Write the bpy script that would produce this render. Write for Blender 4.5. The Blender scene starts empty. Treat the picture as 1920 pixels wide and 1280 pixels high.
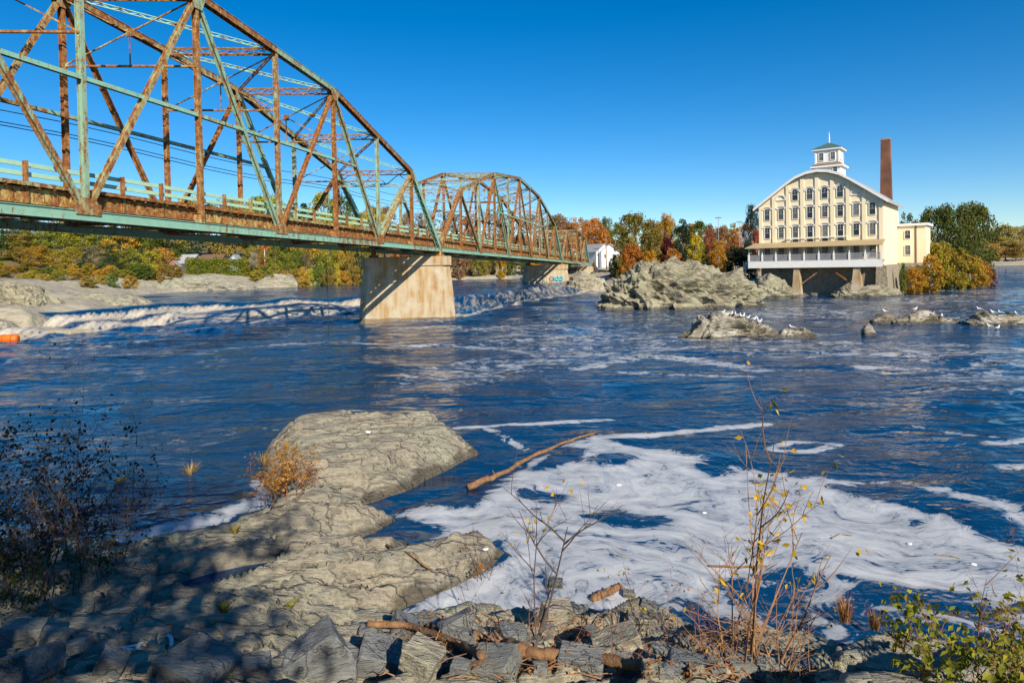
import bpy, bmesh, math, random
import numpy as np
from mathutils import Vector, Matrix

random.seed(7)
SC = bpy.context.scene
COL = SC.collection

# ---------------------------------------------------------------- camera, sky, sun, exposure
CAM_H = 7.7
FPX = 1200.0                     # focal length in photo pixels (1920 wide)
ROLL, PITCH = -0.021, math.radians(1.0)
SHIFT_Y = -0.0646
camd = bpy.data.cameras.new('camera')
cam = bpy.data.objects.new('camera', camd)
COL.objects.link(cam)
camd.sensor_width = 36.0
camd.lens = FPX * 36.0 / 1920.0
camd.shift_y = SHIFT_Y
camd.clip_start, camd.clip_end = 0.1, 6000.0
CAMR = Matrix.Rotation(math.pi / 2 - PITCH, 3, 'X') @ Matrix.Rotation(ROLL, 3, 'Z')
cam.matrix_world = Matrix.Translation((0, 0, CAM_H)) @ CAMR.to_4x4()
SC.camera = cam

SUN_EL, SUN_AZ = math.radians(30), math.radians(158)      # azimuth clockwise from +Y
world = bpy.data.worlds.new('World')
SC.world = world
world.use_nodes = True
wn = world.node_tree
bgn = wn.nodes['Background']
skyn = wn.nodes.new('ShaderNodeTexSky')
skyn.sky_type = 'NISHITA'
skyn.sun_disc = False
skyn.sun_elevation = SUN_EL
skyn.sun_rotation = SUN_AZ
skyn.altitude = 1200
skyn.air_density = 1.0
skyn.dust_density = 0.2
skyn.ozone_density = 4.0
hsv = wn.nodes.new('ShaderNodeHueSaturation')
hsv.inputs['Saturation'].default_value = 1.38
wn.links.new(skyn.outputs[0], hsv.inputs['Color'])
wn.links.new(hsv.outputs[0], bgn.inputs[0])
bgn.inputs[1].default_value = 0.09
SC.cycles.max_bounces = 5
SC.cycles.diffuse_bounces = 2
SC.cycles.glossy_bounces = 3
SC.cycles.transmission_bounces = 2
SC.cycles.transparent_max_bounces = 4

sund = bpy.data.lights.new('sun', 'SUN')
sund.energy = 4.6
sund.angle = math.radians(0.5)
sund.color = (1.0, 0.90, 0.74)
sun = bpy.data.objects.new('sun', sund)
COL.objects.link(sun)
tosun = Vector((math.sin(SUN_AZ) * math.cos(SUN_EL), math.cos(SUN_AZ) * math.cos(SUN_EL), math.sin(SUN_EL)))
sun.rotation_euler = tosun.to_track_quat('Z', 'Y').to_euler()
sun.location = tosun * 60

SC.view_settings.view_transform = 'Standard'
SC.view_settings.look = 'None'
SC.view_settings.gamma = 1.0
SC.view_settings.use_curve_mapping = False
SC.view_settings.exposure = 0.55

# ---------------------------------------------------------------- picture <-> place helpers
def ray(u, v):
    d = Vector(((u - 960) / FPX, (640 - v) / FPX + SHIFT_Y * 1920 / FPX, -1.0))
    return CAMR @ d
def W(u, v, z=0.0):
    d = ray(u, v)
    t = (z - CAM_H) / d.z
    return Vector((d.x * t, d.y * t, z))
def D(u, v, y):
    d = ray(u, v)
    t = y / d.y
    return Vector((d.x * t, y, CAM_H + d.z * t))

# ---------------------------------------------------------------- object helpers
def tag(o, label=None, cat=None, group=None, kind=None):
    if label: o['label'] = label
    if cat: o['category'] = cat
    if group: o['group'] = group
    if kind: o['kind'] = kind
    return o
def empty(name, loc=(0, 0, 0), label=None, cat=None, group=None, rz=0.0):
    o = bpy.data.objects.new(name, None)
    o.location = loc
    o.rotation_euler = (0, 0, rz)
    o.empty_display_size = 0.2
    COL.objects.link(o)
    return tag(o, label, cat, group)
def link(name, me, material=None, parent=None, loc=None):
    o = bpy.data.objects.new(name, me)
    COL.objects.link(o)
    if material is not None and not me.materials:
        me.materials.append(material)
    if parent is not None:
        o.parent = parent
    if loc is not None:
        o.location = loc
    return o
def pydata(name, verts, faces, smooth=False):
    me = bpy.data.meshes.new(name)
    me.from_pydata([tuple(v) for v in verts], [], faces)
    if smooth:
        me.polygons.foreach_set('use_smooth', [True] * len(me.polygons))
    me.update()
    return me
def fastmesh(name, V, F, smooth=True):
    """V (n,3) float array, F (m,4) or (m,3) int array"""
    me = bpy.data.meshes.new(name)
    V = np.ascontiguousarray(V, dtype=np.float32)
    F = np.ascontiguousarray(F, dtype=np.int32)
    k = F.shape[1]
    me.vertices.add(len(V)); me.vertices.foreach_set('co', V.ravel())
    me.loops.add(F.size); me.loops.foreach_set('vertex_index', F.ravel())
    me.polygons.add(len(F))
    me.polygons.foreach_set('loop_start', np.arange(0, F.size, k, dtype=np.int32))
    try:
        me.polygons.foreach_set('loop_total', np.full(len(F), k, dtype=np.int32))
    except Exception:
        pass
    me.polygons.foreach_set('use_smooth', np.full(len(F), smooth, dtype=bool))
    me.update(calc_edges=True)
    me.validate()
    return me
class MB:
    """collects boxes, bars and tubes into one mesh"""
    def __init__(self): self.v, self.f = [], []
    def quadbox(self, c8):
        n = len(self.v); self.v += [tuple(c) for c in c8]
        for q in ((0, 3, 2, 1), (4, 5, 6, 7), (0, 1, 5, 4), (1, 2, 6, 5), (2, 3, 7, 6), (3, 0, 4, 7)):
            self.f.append(tuple(n + i for i in q))
        return self
    def box(self, x0, x1, y0, y1, z0, z1):
        return self.quadbox([(x0, y0, z0), (x1, y0, z0), (x1, y1, z0), (x0, y1, z0),
                             (x0, y0, z1), (x1, y0, z1), (x1, y1, z1), (x0, y1, z1)])
    def bar(self, p, q, w, h, up=Vector((0, 0, 1)), ou=0.0, ov=0.0):
        """box from p to q, w across, h along 'up'; ou/ov offsets across/up"""
        p, q = Vector(p), Vector(q)
        t = (q - p).normalized()
        s = t.cross(Vector(up))
        if s.length < 1e-4: s = t.cross(Vector((0, 1, 0)))
        s.normalize(); u = s.cross(t).normalized()
        o = s * ou + u * ov
        c = []
        for base in (p, q):
            for a, b in ((-1, -1), (1, -1), (1, 1), (-1, 1)):
                c.append(base + o + s * (a * w / 2) + u * (b * h / 2))
        return self.quadbox(c)
    def tube(self, pts, radii, n=5):
        rings = []
        pts = [Vector(p) for p in pts]
        for i, p in enumerate(pts):
            t = (pts[min(i + 1, len(pts) - 1)] - pts[max(i - 1, 0)]).normalized()
            a = t.cross(Vector((0.31, 0.2, 0.93)))
            if a.length < 1e-3: a = t.cross(Vector((1, 0, 0)))
            a.normalize(); b = t.cross(a)
            base = len(self.v)
            for k in range(n):
                an = 2 * math.pi * k / n
                self.v.append(tuple(p + (a * math.cos(an) + b * math.sin(an)) * radii[i]))
            rings.append(base)
        for i in range(len(rings) - 1):
            for k in range(n):
                k2 = (k + 1) % n
                self.f.append((rings[i] + k, rings[i] + k2, rings[i + 1] + k2, rings[i + 1] + k))
        self.f.append(tuple(rings[0] + k for k in reversed(range(n))))
        self.f.append(tuple(rings[-1] + k for k in range(n)))
        return self
    def prism(self, poly, z0, z1):
        """closed vertical prism over an xy polygon (ccw)"""
        n = len(self.v); k = len(poly)
        self.v += [(x, y, z0) for x, y in poly] + [(x, y, z1) for x, y in poly]
        self.f.append(tuple(n + i for i in reversed(range(k))))
        self.f.append(tuple(n + k + i for i in range(k)))
        for i in range(k):
            j = (i + 1) % k
            self.f.append((n + i, n + j, n + k + j, n + k + i))
        return self
    def mesh(self, name, smooth=False): return pydata(name, self.v, self.f, smooth)
    def build(self, name, material, parent=None, loc=None, smooth=False):
        return link(name, self.mesh(name, smooth), material, parent, loc)
def copy_tree(o, parent=None):
    c = o.copy(); COL.objects.link(c)
    c.parent = parent
    for ch in list(o.children):
        copy_tree(ch, c)
    return c

# ---------------------------------------------------------------- noise
def _h(ix, iy, iz, seed):
    n = (ix.astype(np.int64) * 374761393 + iy.astype(np.int64) * 668265263 + iz.astype(np.int64) * 2147483647 + seed * 144269504) & 0xFFFFFFFF
    n = ((n ^ (n >> 13)) * 1274126177) & 0xFFFFFFFF
    n = ((n ^ (n >> 15)) * 2246822519) & 0xFFFFFFFF
    return ((n ^ (n >> 16)) & 0xFFFFF) / float(0xFFFFF)
def vnoise(x, y, z=None, seed=0):
    x = np.asarray(x, float); y = np.asarray(y, float)
    z = np.zeros_like(x) if z is None else np.asarray(z, float)
    xi, yi, zi = np.floor(x), np.floor(y), np.floor(z)
    fx, fy, fz = x - xi, y - yi, z - zi
    fx = fx * fx * (3 - 2 * fx); fy = fy * fy * (3 - 2 * fy); fz = fz * fz * (3 - 2 * fz)
    r = 0
    for dx in (0, 1):
        wx = fx if dx else 1 - fx
        for dy in (0, 1):
            wy = fy if dy else 1 - fy
            for dz in (0, 1):
                wz = fz if dz else 1 - fz
                r = r + wx * wy * wz * _h(xi + dx, yi + dy, zi + dz, seed)
    return r * 2 - 1
def fbm(x, y, z=None, octv=4, seed=0, gain=0.5):
    a, s, r = 1.0, 1.0, 0
    for i in range(octv):
        r = r + a * vnoise(np.asarray(x) * s + 17.3 * i, np.asarray(y) * s - 9.1 * i, None if z is None else np.asarray(z) * s, seed + i)
        a *= gain; s *= 2.03
    return r
def sstep(a, b, x):
    t = np.clip((x - a) / (b - a), 0, 1)
    return t * t * (3 - 2 * t)
def sdist(X, Y, poly):
    """signed distance to polygon, positive inside"""
    d2 = np.full(X.shape, 1e18); inside = np.zeros(X.shape, bool)
    n = len(poly)
    for i in range(n):
        ax, ay = poly[i][0], poly[i][1]; bx, by = poly[(i + 1) % n][0], poly[(i + 1) % n][1]
        ex, ey = bx - ax, by - ay
        L = ex * ex + ey * ey + 1e-12
        t = np.clip(((X - ax) * ex + (Y - ay) * ey) / L, 0, 1)
        d2 = np.minimum(d2, (X - ax - t * ex) ** 2 + (Y - ay - t * ey) ** 2)
        cross = ((ay > Y) != (by > Y)) & (X < (bx - ax) * (Y - ay) / (by - ay + 1e-12) + ax)
        inside ^= cross
    d = np.sqrt(d2)
    return np.where(inside, d, -d)
def gridfaces(nr, nc):
    i = np.arange(nr - 1)[:, None] * nc + np.arange(nc - 1)[None, :]
    return np.stack([i, i + 1, i + nc + 1, i + nc], -1).reshape(-1, 4)

# ---------------------------------------------------------------- materials
def newmat(name):
    m = bpy.data.materials.new(name); m.use_nodes = True
    nt = m.node_tree
    return m, nt, nt.nodes['Principled BSDF']
def N(nt, typ, **kw):
    n = nt.nodes.new(typ)
    for k, v in kw.items(): setattr(n, k, v)
    return n
def ramp(nt, fac, stops, interp='LINEAR'):
    r = nt.nodes.new('ShaderNodeValToRGB')
    r.color_ramp.interpolation = interp
    el = r.color_ramp.elements
    while len(el) < len(stops): el.new(0.5)
    for e, (p, c) in zip(el, stops):
        e.position = p; e.color = (c[0], c[1], c[2], 1) if len(c) == 3 else c
    if fac is not None: nt.links.new(fac, r.inputs[0])
    return r
def mixc(nt, fac, a, b, mode='MIX'):
    m = nt.nodes.new('ShaderNodeMix'); m.data_type = 'RGBA'; m.blend_type = mode
    for sock, val in ((0, fac), (6, a), (7, b)):
        if hasattr(val, 'links'): nt.links.new(val, m.inputs[sock])
        elif sock == 0: m.inputs[0].default_value = val
        else: m.inputs[sock].default_value = (*val[:3], 1)
    return m.outputs[2]
def math_(nt, op, a, b=None, c=None, clamp=False):
    m = nt.nodes.new('ShaderNodeMath'); m.operation = op; m.use_clamp = clamp
    for i, v in enumerate((a, b, c)):
        if v is None: continue
        if hasattr(v, 'links'): nt.links.new(v, m.inputs[i])
        else: m.inputs[i].default_value = v
    return m.outputs[0]
def noise(nt, vec, scale, detail=4, rough=0.55, dist=0.0):
    n = nt.nodes.new('ShaderNodeTexNoise')
    n.inputs['Scale'].default_value = scale; n.inputs['Detail'].default_value = detail
    n.inputs['Roughness'].default_value = rough; n.inputs['Distortion'].default_value = dist
    if vec is not None: nt.links.new(vec, n.inputs['Vector'])
    return n.outputs[0]
def mapping(nt, vec, scale=(1, 1, 1), rot=(0, 0, 0)):
    m = nt.nodes.new('ShaderNodeMapping')
    m.inputs['Scale'].default_value = scale; m.inputs['Rotation'].default_value = rot
    nt.links.new(vec, m.inputs['Vector'])
    return m.outputs[0]
def bump(nt, bs, height, strength=0.4, dist=0.05, base=None):
    b = nt.nodes.new('ShaderNodeBump')
    b.inputs['Strength'].default_value = strength; b.inputs['Distance'].default_value = dist
    nt.links.new(height, b.inputs['Height'])
    if base is not None: nt.links.new(base, b.inputs['Normal'])
    nt.links.new(b.outputs[0], bs.inputs['Normal'])
    return b.outputs[0]
def geo(nt): return nt.nodes.new('ShaderNodeNewGeometry').outputs['Position']
def objc(nt): return nt.nodes.new('ShaderNodeTexCoord').outputs['Object']
def simple(name, c1, c2=None, scale=3.0, rough=0.7, bmp=0.2, bscale=None, bdist=0.02, metal=0.0, coords='geo', spec=0.3, stretch=(1, 1, 1)):
    m, nt, bs = newmat(name)
    c2 = c2 or tuple(c * 0.75 for c in c1)
    p = geo(nt) if coords == 'geo' else objc(nt)
    if stretch != (1, 1, 1): p = mapping(nt, p, stretch)
    n1 = noise(nt, p, scale, 5, 0.6)
    r = ramp(nt, n1, [(0.3, c1), (0.7, c2)])
    nt.links.new(r.outputs[0], bs.inputs['Base Color'])
    bs.inputs['Roughness'].default_value = rough
    bs.inputs['Metallic'].default_value = metal
    bs.inputs['Specular IOR Level'].default_value = spec
    if bmp > 0:
        bump(nt, bs, noise(nt, p, bscale or scale * 4, 5, 0.6), bmp, bdist)
    return m
MAT = {}
def steel(name, paint, rust_bias):
    """weathered painted steel: flaking paint over rust, streaks run down"""
    m, nt, bs = newmat(name)
    p = geo(nt)
    oi = nt.nodes.new('ShaderNodeObjectInfo')
    n1 = noise(nt, mapping(nt, p, (1, 1, 0.35)), 2.3, 6, 0.74)
    n2 = noise(nt, p, 9.0, 4, 0.7)
    f = math_(nt, 'ADD', math_(nt, 'MULTIPLY', n1, 0.7), math_(nt, 'MULTIPLY', n2, 0.3))
    f = math_(nt, 'ADD', f, math_(nt, 'MULTIPLY_ADD', oi.outputs['Random'], 0.15, rust_bias - 0.075))
    k = ramp(nt, f, [(0.46, (0, 0, 0)), (0.54, (1, 1, 1))])
    rc = ramp(nt, noise(nt, p, 3.1, 5, 0.65), [(0.28, (0.10, 0.032, 0.012)), (0.5, (0.25, 0.095, 0.028)), (0.72, (0.46, 0.28, 0.09))])
    pc = mixc(nt, noise(nt, p, 2.2, 4), paint, tuple(c * 0.66 for c in paint))
    c = mixc(nt, k.outputs[0], pc, rc.outputs[0])
    nt.links.new(c, bs.inputs['Base Color'])
    nt.links.new(math_(nt, 'MULTIPLY_ADD', k.outputs[0], 0.3, 0.5), bs.inputs['Roughness'])
    bs.inputs['Specular IOR Level'].default_value = 0.3
    bump(nt, bs, f, 0.35, 0.03)
    return m
MAT['steel_green'] = steel('weathered_green_steel', (0.30, 0.55, 0.41), -0.07)
MAT['steel_mixed'] = steel('rusting_green_steel', (0.30, 0.48, 0.34), 0.03)
MAT['steel_rust'] = steel('rusty_steel', (0.42, 0.43, 0.22), 0.07)
MAT['steel_yellow'] = steel('yellowed_steel', (0.60, 0.45, 0.16), 0.09)
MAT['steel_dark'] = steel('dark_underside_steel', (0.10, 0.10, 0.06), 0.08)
MAT['rail_green'] = steel('guardrail_green_paint', (0.46, 0.72, 0.50), -0.20)
def concrete():
    m, nt, bs = newmat('stained_concrete')
    p = geo(nt)
    st = noise(nt, mapping(nt, p, (1.1, 1.1, 0.10)), 1.2, 5, 0.65)
    big = noise(nt, p, 0.35, 4)
    c0 = ramp(nt, st, [(0.35, (0.44, 0.37, 0.26)), (0.50, (0.38, 0.27, 0.14)), (0.64, (0.30, 0.15, 0.045))])
    c1 = mixc(nt, ramp(nt, big, [(0.36, (0, 0, 0)), (0.56, (1, 1, 1))]).outputs[0], (0.45, 0.39, 0.29), c0.outputs[0])
    xyz = nt.nodes.new('ShaderNodeSeparateXYZ'); nt.links.new(p, xyz.inputs[0])
    wet = math_(nt, 'LESS_THAN', math_(nt, 'ADD', xyz.outputs[2], math_(nt, 'MULTIPLY', noise(nt, p, 0.9, 4), 0.5)), 0.62)
    c2 = mixc(nt, math_(nt, 'MULTIPLY', wet, 0.7), c1, (0.13, 0.085, 0.04))
    nt.links.new(c2, bs.inputs['Base Color'])
    bs.inputs['Roughness'].default_value = 0.85
    bump(nt, bs, noise(nt, p, 6, 6, 0.65), 0.25, 0.03)
    return m
MAT['concrete'] = concrete()
def rockmat(name, cols, wetz=0.35, strike=math.radians(26), sc=1.0, lichen=(0.36, 0.36, 0.24)):
    m, nt, bs = newmat(name)
    p = geo(nt)
    ps = mapping(nt, p, (0.35 * sc, 1.6 * sc, 1.8 * sc), (0.5, 0.0, -strike))
    n1 = noise(nt, ps, 1.1, 5, 0.65, 0.4)
    n2 = noise(nt, p, 0.5 * sc, 5, 0.6)
    n3 = noise(nt, p, 5.0 * sc, 4, 0.7)
    c = ramp(nt, n1, [(0.25, cols[0]), (0.5, cols[1]), (0.75, cols[2])]).outputs[0]
    c = mixc(nt, ramp(nt, n2, [(0.45, (0, 0, 0)), (0.65, (1, 1, 1))]).outputs[0], c, lichen)
    c = mixc(nt, ramp(nt, n3, [(0.3, (0.65, 0.65, 0.65)), (0.6, (1, 1, 1))]).outputs[0], (0.09, 0.085, 0.075), c)
    xyz = nt.nodes.new('ShaderNodeSeparateXYZ'); nt.links.new(p, xyz.inputs[0])
    wl = math_(nt, 'ADD', xyz.outputs[2], math_(nt, 'MULTIPLY', math_(nt, 'SUBTRACT', noise(nt, p, 0.8, 4), 0.5), 0.9))
    wet = ramp(nt, math_(nt, 'MULTIPLY', wl, 1.0), [(max(wetz - 0.06, 0.0), (1, 1, 1)), (wetz + 0.06, (0, 0, 0))])
    c = mixc(nt, math_(nt, 'MULTIPLY', wet.outputs[0], 0.75), c, (0.06, 0.048, 0.03))
    nt.links.new(c, bs.inputs['Base Color'])
    nt.links.new(math_(nt, 'MULTIPLY_ADD', wet.outputs[0], -0.4, 0.85), bs.inputs['Roughness'])
    bs.inputs['Specular IOR Level'].default_value = 0.3
    lam = noise(nt, mapping(nt, p, (0.5 * sc, 5.5 * sc, 7.0 * sc), (0.5, 0.0, -strike)), 2.0, 4, 0.7, 0.25)
    vor = nt.nodes.new('ShaderNodeTexVoronoi'); vor.feature = 'DISTANCE_TO_EDGE'; vor.inputs['Scale'].default_value = 0.75 * sc
    wv_ = nt.nodes.new('ShaderNodeVectorMath'); wv_.operation = 'ADD'
    nz_ = nt.nodes.new('ShaderNodeTexNoise'); nz_.inputs['Scale'].default_value = 1.2 * sc; nz_.inputs['Detail'].default_value = 4; nt.links.new(p, nz_.inputs['Vector'])
    nt.links.new(mapping(nt, p, (0.22, 1.5, 1.1), (0, 0, -strike)), wv_.inputs[0]); nt.links.new(nz_.outputs['Color'], wv_.inputs[1]); nt.links.new(wv_.outputs[0], vor.inputs['Vector'])
    crack = ramp(nt, vor.outputs['Distance'], [(0.0, (0, 0, 0)), (0.035, (1, 1, 1))])
    c = mixc(nt, ramp(nt, lam, [(0.36, (1, 1, 1)), (0.52, (0, 0, 0))]).outputs[0], c, mixc(nt, 0.5, c, (0.08, 0.075, 0.065)))
    c = mixc(nt, math_(nt, 'MULTIPLY_ADD', crack.outputs[0], -0.38, 0.38), c, (0.05, 0.045, 0.035))
    nt.links.new(c, bs.inputs['Base Color'])
    h = math_(nt, 'ADD', n1, math_(nt, 'MULTIPLY', n3, 0.5))
    h = math_(nt, 'ADD', h, math_(nt, 'MULTIPLY', lam, 0.8))
    h = math_(nt, 'ADD', h, math_(nt, 'MULTIPLY', crack.outputs[0], 0.45))
    bump(nt, bs, h, 0.9, 0.14 / sc)
    return m
MAT['rock_shore'] = rockmat('shore_bedrock', [(0.13, 0.12, 0.105), (0.34, 0.30, 0.225), (0.48, 0.405, 0.285)], 0.22, lichen=(0.36, 0.345, 0.25))
MAT['rock_island'] = rockmat('lichened_ledge_rock', [(0.07, 0.065, 0.05), (0.36, 0.32, 0.22), (0.50, 0.44, 0.31)], 0.40, sc=0.55, lichen=(0.42, 0.395, 0.26))
MAT['rock_bird'] = rockmat('whitened_rock', [(0.07, 0.06, 0.04), (0.26, 0.22, 0.15), (0.66, 0.61, 0.50)], 0.30, sc=0.8, lichen=(0.66, 0.62, 0.52))
MAT['rock_slate'] = rockmat('blue_grey_broken_stone', [(0.10, 0.11, 0.12), (0.19, 0.20, 0.205), (0.30, 0.30, 0.28)], 0.0, sc=2.2, lichen=(0.24, 0.25, 0.21))
MAT['rock_bank'] = rockmat('pale_bank_rock', [(0.24, 0.21, 0.15), (0.42, 0.38, 0.28), (0.52, 0.46, 0.34)], 0.05, sc=0.35, lichen=(0.40, 0.40, 0.29))
# ================================================================ WATER
FALL = [(-120, 60), (-75, 70), (-60, 78), (-50, 94), (-38, 101), (-27, 110), (-17, 106), (-7, 100), (0, 122), (10, 149), (19, 165), (27, 172), (30, 2000), (400, 2000)]
UP = 2.2
def fall_y(x): return np.interp(x, [p[0] for p in FALL], [p[1] for p in FALL])
def water_z(X, Y):
    """mean level: two-step falls on the left of the pier, a longer rapid on the right"""
    d = (Y - fall_y(X) - fbm(X * 0.12, Y * 0.05, seed=3) * 2.5) * 0.75      # metres upstream of the foot
    left = 0.95 * sstep(0.0, 2.8, d) + 1.25 * sstep(6.0, 9.4, d)
    right = UP * sstep(0.0, 17.0, d)
    k = sstep(-20, -6, X)
    return left * (1 - k) + right * k, d, k
def build_water():
    nr, nc = 690, 560
    ys = 5.0 * 1.0083 ** np.arange(nr)
    ts = np.linspace(-1.2, 1.2, nc)
    Y = np.repeat(ys[:, None], nc, 1); X = Y * ts[None, :]
    base, d, k = water_z(X, Y)
    # turbulence
    turb = np.exp(-np.clip(-d, 0, 200) / 14.0) * (d < 22) * (X < 40)
    turb = np.where(d > 9, turb * np.exp(-(d - 9) / 5.0), turb)
    rough = 0.35 + 1.0 * turb
    far = lambda wl: np.clip(1.4 - Y * 0.0083 * 3.0 / wl, 0, 1)
    foam_poly = [W(u, v) for u, v in FOAM_PX]
    fd = sdist(X, Y, [(p.x, p.y) for p in foam_poly])
    for hole in HOLES_PX:
        hd = sdist(X, Y, [(W(u, v).x, W(u, v).y) for u, v in hole])
        fd = np.minimum(fd, -hd)
    calm = 1 - 0.8 * sstep(-1.0, 1.0, fd)
    z = base + rough * calm * (0.42 * fbm(X * 0.13, Y * 0.24, octv=2, seed=11) * far(6) + 0.10 * fbm(X * 0.55, Y * 0.8, octv=3, seed=12) * far(1.6))
    zz = 1 - np.abs(fbm(X * 0.33, Y * 0.5, octv=3, seed=15))
    z += turb * np.where(d > -1, 0.10, 0.34) * (zz ** 3) * far(2.5)
    # foam cover
    foam = 0.535 * sstep(-0.6, 0.7, fd) + 0.07 * sstep(0.5, 3.0, fd) + 0.12 * np.exp(-((fd - 0.5) / 0.5) ** 2)
    for pts, wd, amt in STREAKS:
        P = [W(u, v) for u, v in pts]
        dm = np.full(X.shape, 1e9)
        for a, b in zip(P[:-1], P[1:]):
            ex, ey = b.x - a.x, b.y - a.y; L = ex * ex + ey * ey
            t = np.clip(((X - a.x) * ex + (Y - a.y) * ey) / L, 0, 1)
            dm = np.minimum(dm, np.hypot(X - a.x - t * ex, Y - a.y - t * ey))
        foam = np.maximum(foam, amt * sstep(wd, wd * 0.25, dm))
    lf = d > -7
    fl = np.where(d < 0, sstep(-7, 0, d) * 0.55, 0) * (X < 40)
    face = (sstep(-0.5, 0.8, d) * sstep(3.2, 1.8, d) + sstep(5.0, 6.3, d) * sstep(9.2, 7.6, d) + 0.40 * sstep(1.5, 3, d) * sstep(7, 5, d)) * (1 - k)
    facer = sstep(-4, 2, d) * sstep(19, 12, d) * 0.75 * k
    foam = np.maximum(foam, np.maximum(fl, np.clip(face, 0, 1) * 0.56 + facer * 0.46) * (X < 36) * sstep(-68, -62, X))
    # scattered flecks over the lower pool
    mid = 0.34 * sstep(0.05, 0.6, fbm(X * 0.05 + 3, Y * 0.045, octv=3, seed=21)) * (d < 0) * sstep(24, 34, Y) * (Y < 300)
    foam = np.maximum(foam, mid)
    foam = np.maximum(foam, 0.29 * np.exp(-((Y - 90) / 32) ** 2) * sstep(-12, 8, X) * (d < 0))
    V = np.stack([X, Y, z], -1).reshape(-1, 3)
    me = fastmesh('river_water', V, gridfaces(nr, nc))
    at = me.attributes.new('foam', 'FLOAT', 'POINT'); at.data.foreach_set('value', foam.astype(np.float32).ravel())
    at = me.attributes.new('churn', 'FLOAT', 'POINT'); at.data.foreach_set('value', np.clip(turb * (d > -6), 0, 1).astype(np.float32).ravel())
    o = link('river_water', me, water_mat())
    o['kind'] = 'structure'
    return o
def water_mat():
    m, nt, bs = newmat('river_water')
    p = geo(nt)
    fa = nt.nodes.new('ShaderNodeAttribute'); fa.attribute_name = 'foam'
    ca = nt.nodes.new('ShaderNodeAttribute'); ca.attribute_name = 'churn'
    # swirled coordinates
    wn1 = nt.nodes.new('ShaderNodeTexNoise'); wn1.inputs['Scale'].default_value = 0.22; wn1.inputs['Detail'].default_value = 3
    nt.links.new(p, wn1.inputs['Vector'])
    sub = N(nt, 'ShaderNodeVectorMath', operation='SUBTRACT'); nt.links.new(wn1.outputs['Color'], sub.inputs[0]); sub.inputs[1].default_value = (0.5, 0.5, 0.5)
    scl = N(nt, 'ShaderNodeVectorMath', operation='SCALE'); nt.links.new(sub.outputs[0], scl.inputs[0]); scl.inputs['Scale'].default_value = 9.0
    add = N(nt, 'ShaderNodeVectorMath', operation='ADD'); nt.links.new(p, add.inputs[0]); nt.links.new(scl.outputs[0], add.inputs[1])
    sw = mapping(nt, add.outputs[0], (0.30, 1.15, 1.0), (0, 0, 0.25))
    swirl = noise(nt, sw, 0.9, 5, 0.62, 0.6)
    vein = math_(nt, 'ABSOLUTE', math_(nt, 'SUBTRACT', noise(nt, mapping(nt, add.outputs[0], (0.22, 1.3, 1.0), (0, 0, 0.2)), 0.75, 4, 0.6, 0.9), 0.5))
    vein = ramp(nt, vein, [(0.0, (1, 1, 1)), (0.035, (0, 0, 0))])
    fine = noise(nt, mapping(nt, p, (0.6, 1, 1)), 2.6, 4, 0.7, 0.3)
    f = math_(nt, 'ADD', fa.outputs['Fac'], math_(nt, 'MULTIPLY', math_(nt, 'SUBTRACT', swirl, 0.5), 1.15))
    f = math_(nt, 'ADD', f, math_(nt, 'MULTIPLY', math_(nt, 'SUBTRACT', fine, 0.5), 0.55))
    f = math_(nt, 'SUBTRACT', f, math_(nt, 'MULTIPLY', vein.outputs[0], 0.15))
    fallst = noise(nt, mapping(nt, p, (0.9, 0.16, 0.16)), 1.3, 5, 0.65)        # threads of falling water
    f = math_(nt, 'ADD', f, math_(nt, 'MULTIPLY', math_(nt, 'MULTIPLY', math_(nt, 'SUBTRACT', fallst, 0.5), 1.6), ca.outputs['Fac']))
    cov = ramp(nt, f, [(0.34, (0, 0, 0)), (0.41, (0.38, 0.38, 0.38)), (0.55, (0.60, 0.60, 0.60)), (0.78, (0.82, 0.82, 0.82)), (1.0, (1, 1, 1))])
    has = math_(nt, 'GREATER_THAN', fa.outputs['Fac'], 0.015)
    k = math_(nt, 'MULTIPLY', cov.outputs[0], has)
    soft = ramp(nt, math_(nt, 'ADD', fa.outputs['Fac'], math_(nt, 'MULTIPLY', math_(nt, 'SUBTRACT', fallst, 0.5), 0.9)), [(0.30, (0, 0, 0)), (0.64, (0.95, 0.95, 0.95))])
    kx = nt.nodes.new('ShaderNodeMix'); nt.links.new(ca.outputs['Fac'], kx.inputs[0]); nt.links.new(k, kx.inputs[2]); nt.links.new(soft.outputs[0], kx.inputs[3]); k = kx.outputs[0]
    # clear river water
    bs.inputs['Base Color'].default_value = (0.002, 0.038, 0.105, 1)
    bs.inputs['Roughness'].default_value = 0.06
    bs.inputs['IOR'].default_value = 1.333
    wv = math_(nt, 'ADD', noise(nt, mapping(nt, p, (0.55, 1, 1)), 1.5, 5, 0.55, 0.3), math_(nt, 'MULTIPLY', noise(nt, mapping(nt, p, (0.7, 1, 1)), 5.5, 4, 0.5), 0.22))
    slick = ramp(nt, noise(nt, mapping(nt, add.outputs[0], (0.22, 0.8, 1)), 0.30, 4, 0.6), [(0.38, (0.12, 0.12, 0.12)), (0.66, (1.15, 1.15, 1.15))])
    big = noise(nt, mapping(nt, p, (0.4, 1, 1)), 0.42, 3, 0.5, 0.4)
    bump(nt, bs, math_(nt, 'ADD', math_(nt, 'MULTIPLY', wv, slick.outputs[0]), math_(nt, 'MULTIPLY', big, 2.6)), 0.8, 0.30)
    fb = nt.nodes.new('ShaderNodeBsdfPrincipled')
    tan = mixc(nt, ca.outputs['Fac'], (0.66, 0.67, 0.67), mixc(nt, noise(nt, mapping(nt, p, (1, 0.5, 0.3)), 1.2, 5, 0.6), (0.34, 0.25, 0.13), (0.80, 0.76, 0.66)))
    nt.links.new(tan, fb.inputs['Base Color'])
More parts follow.
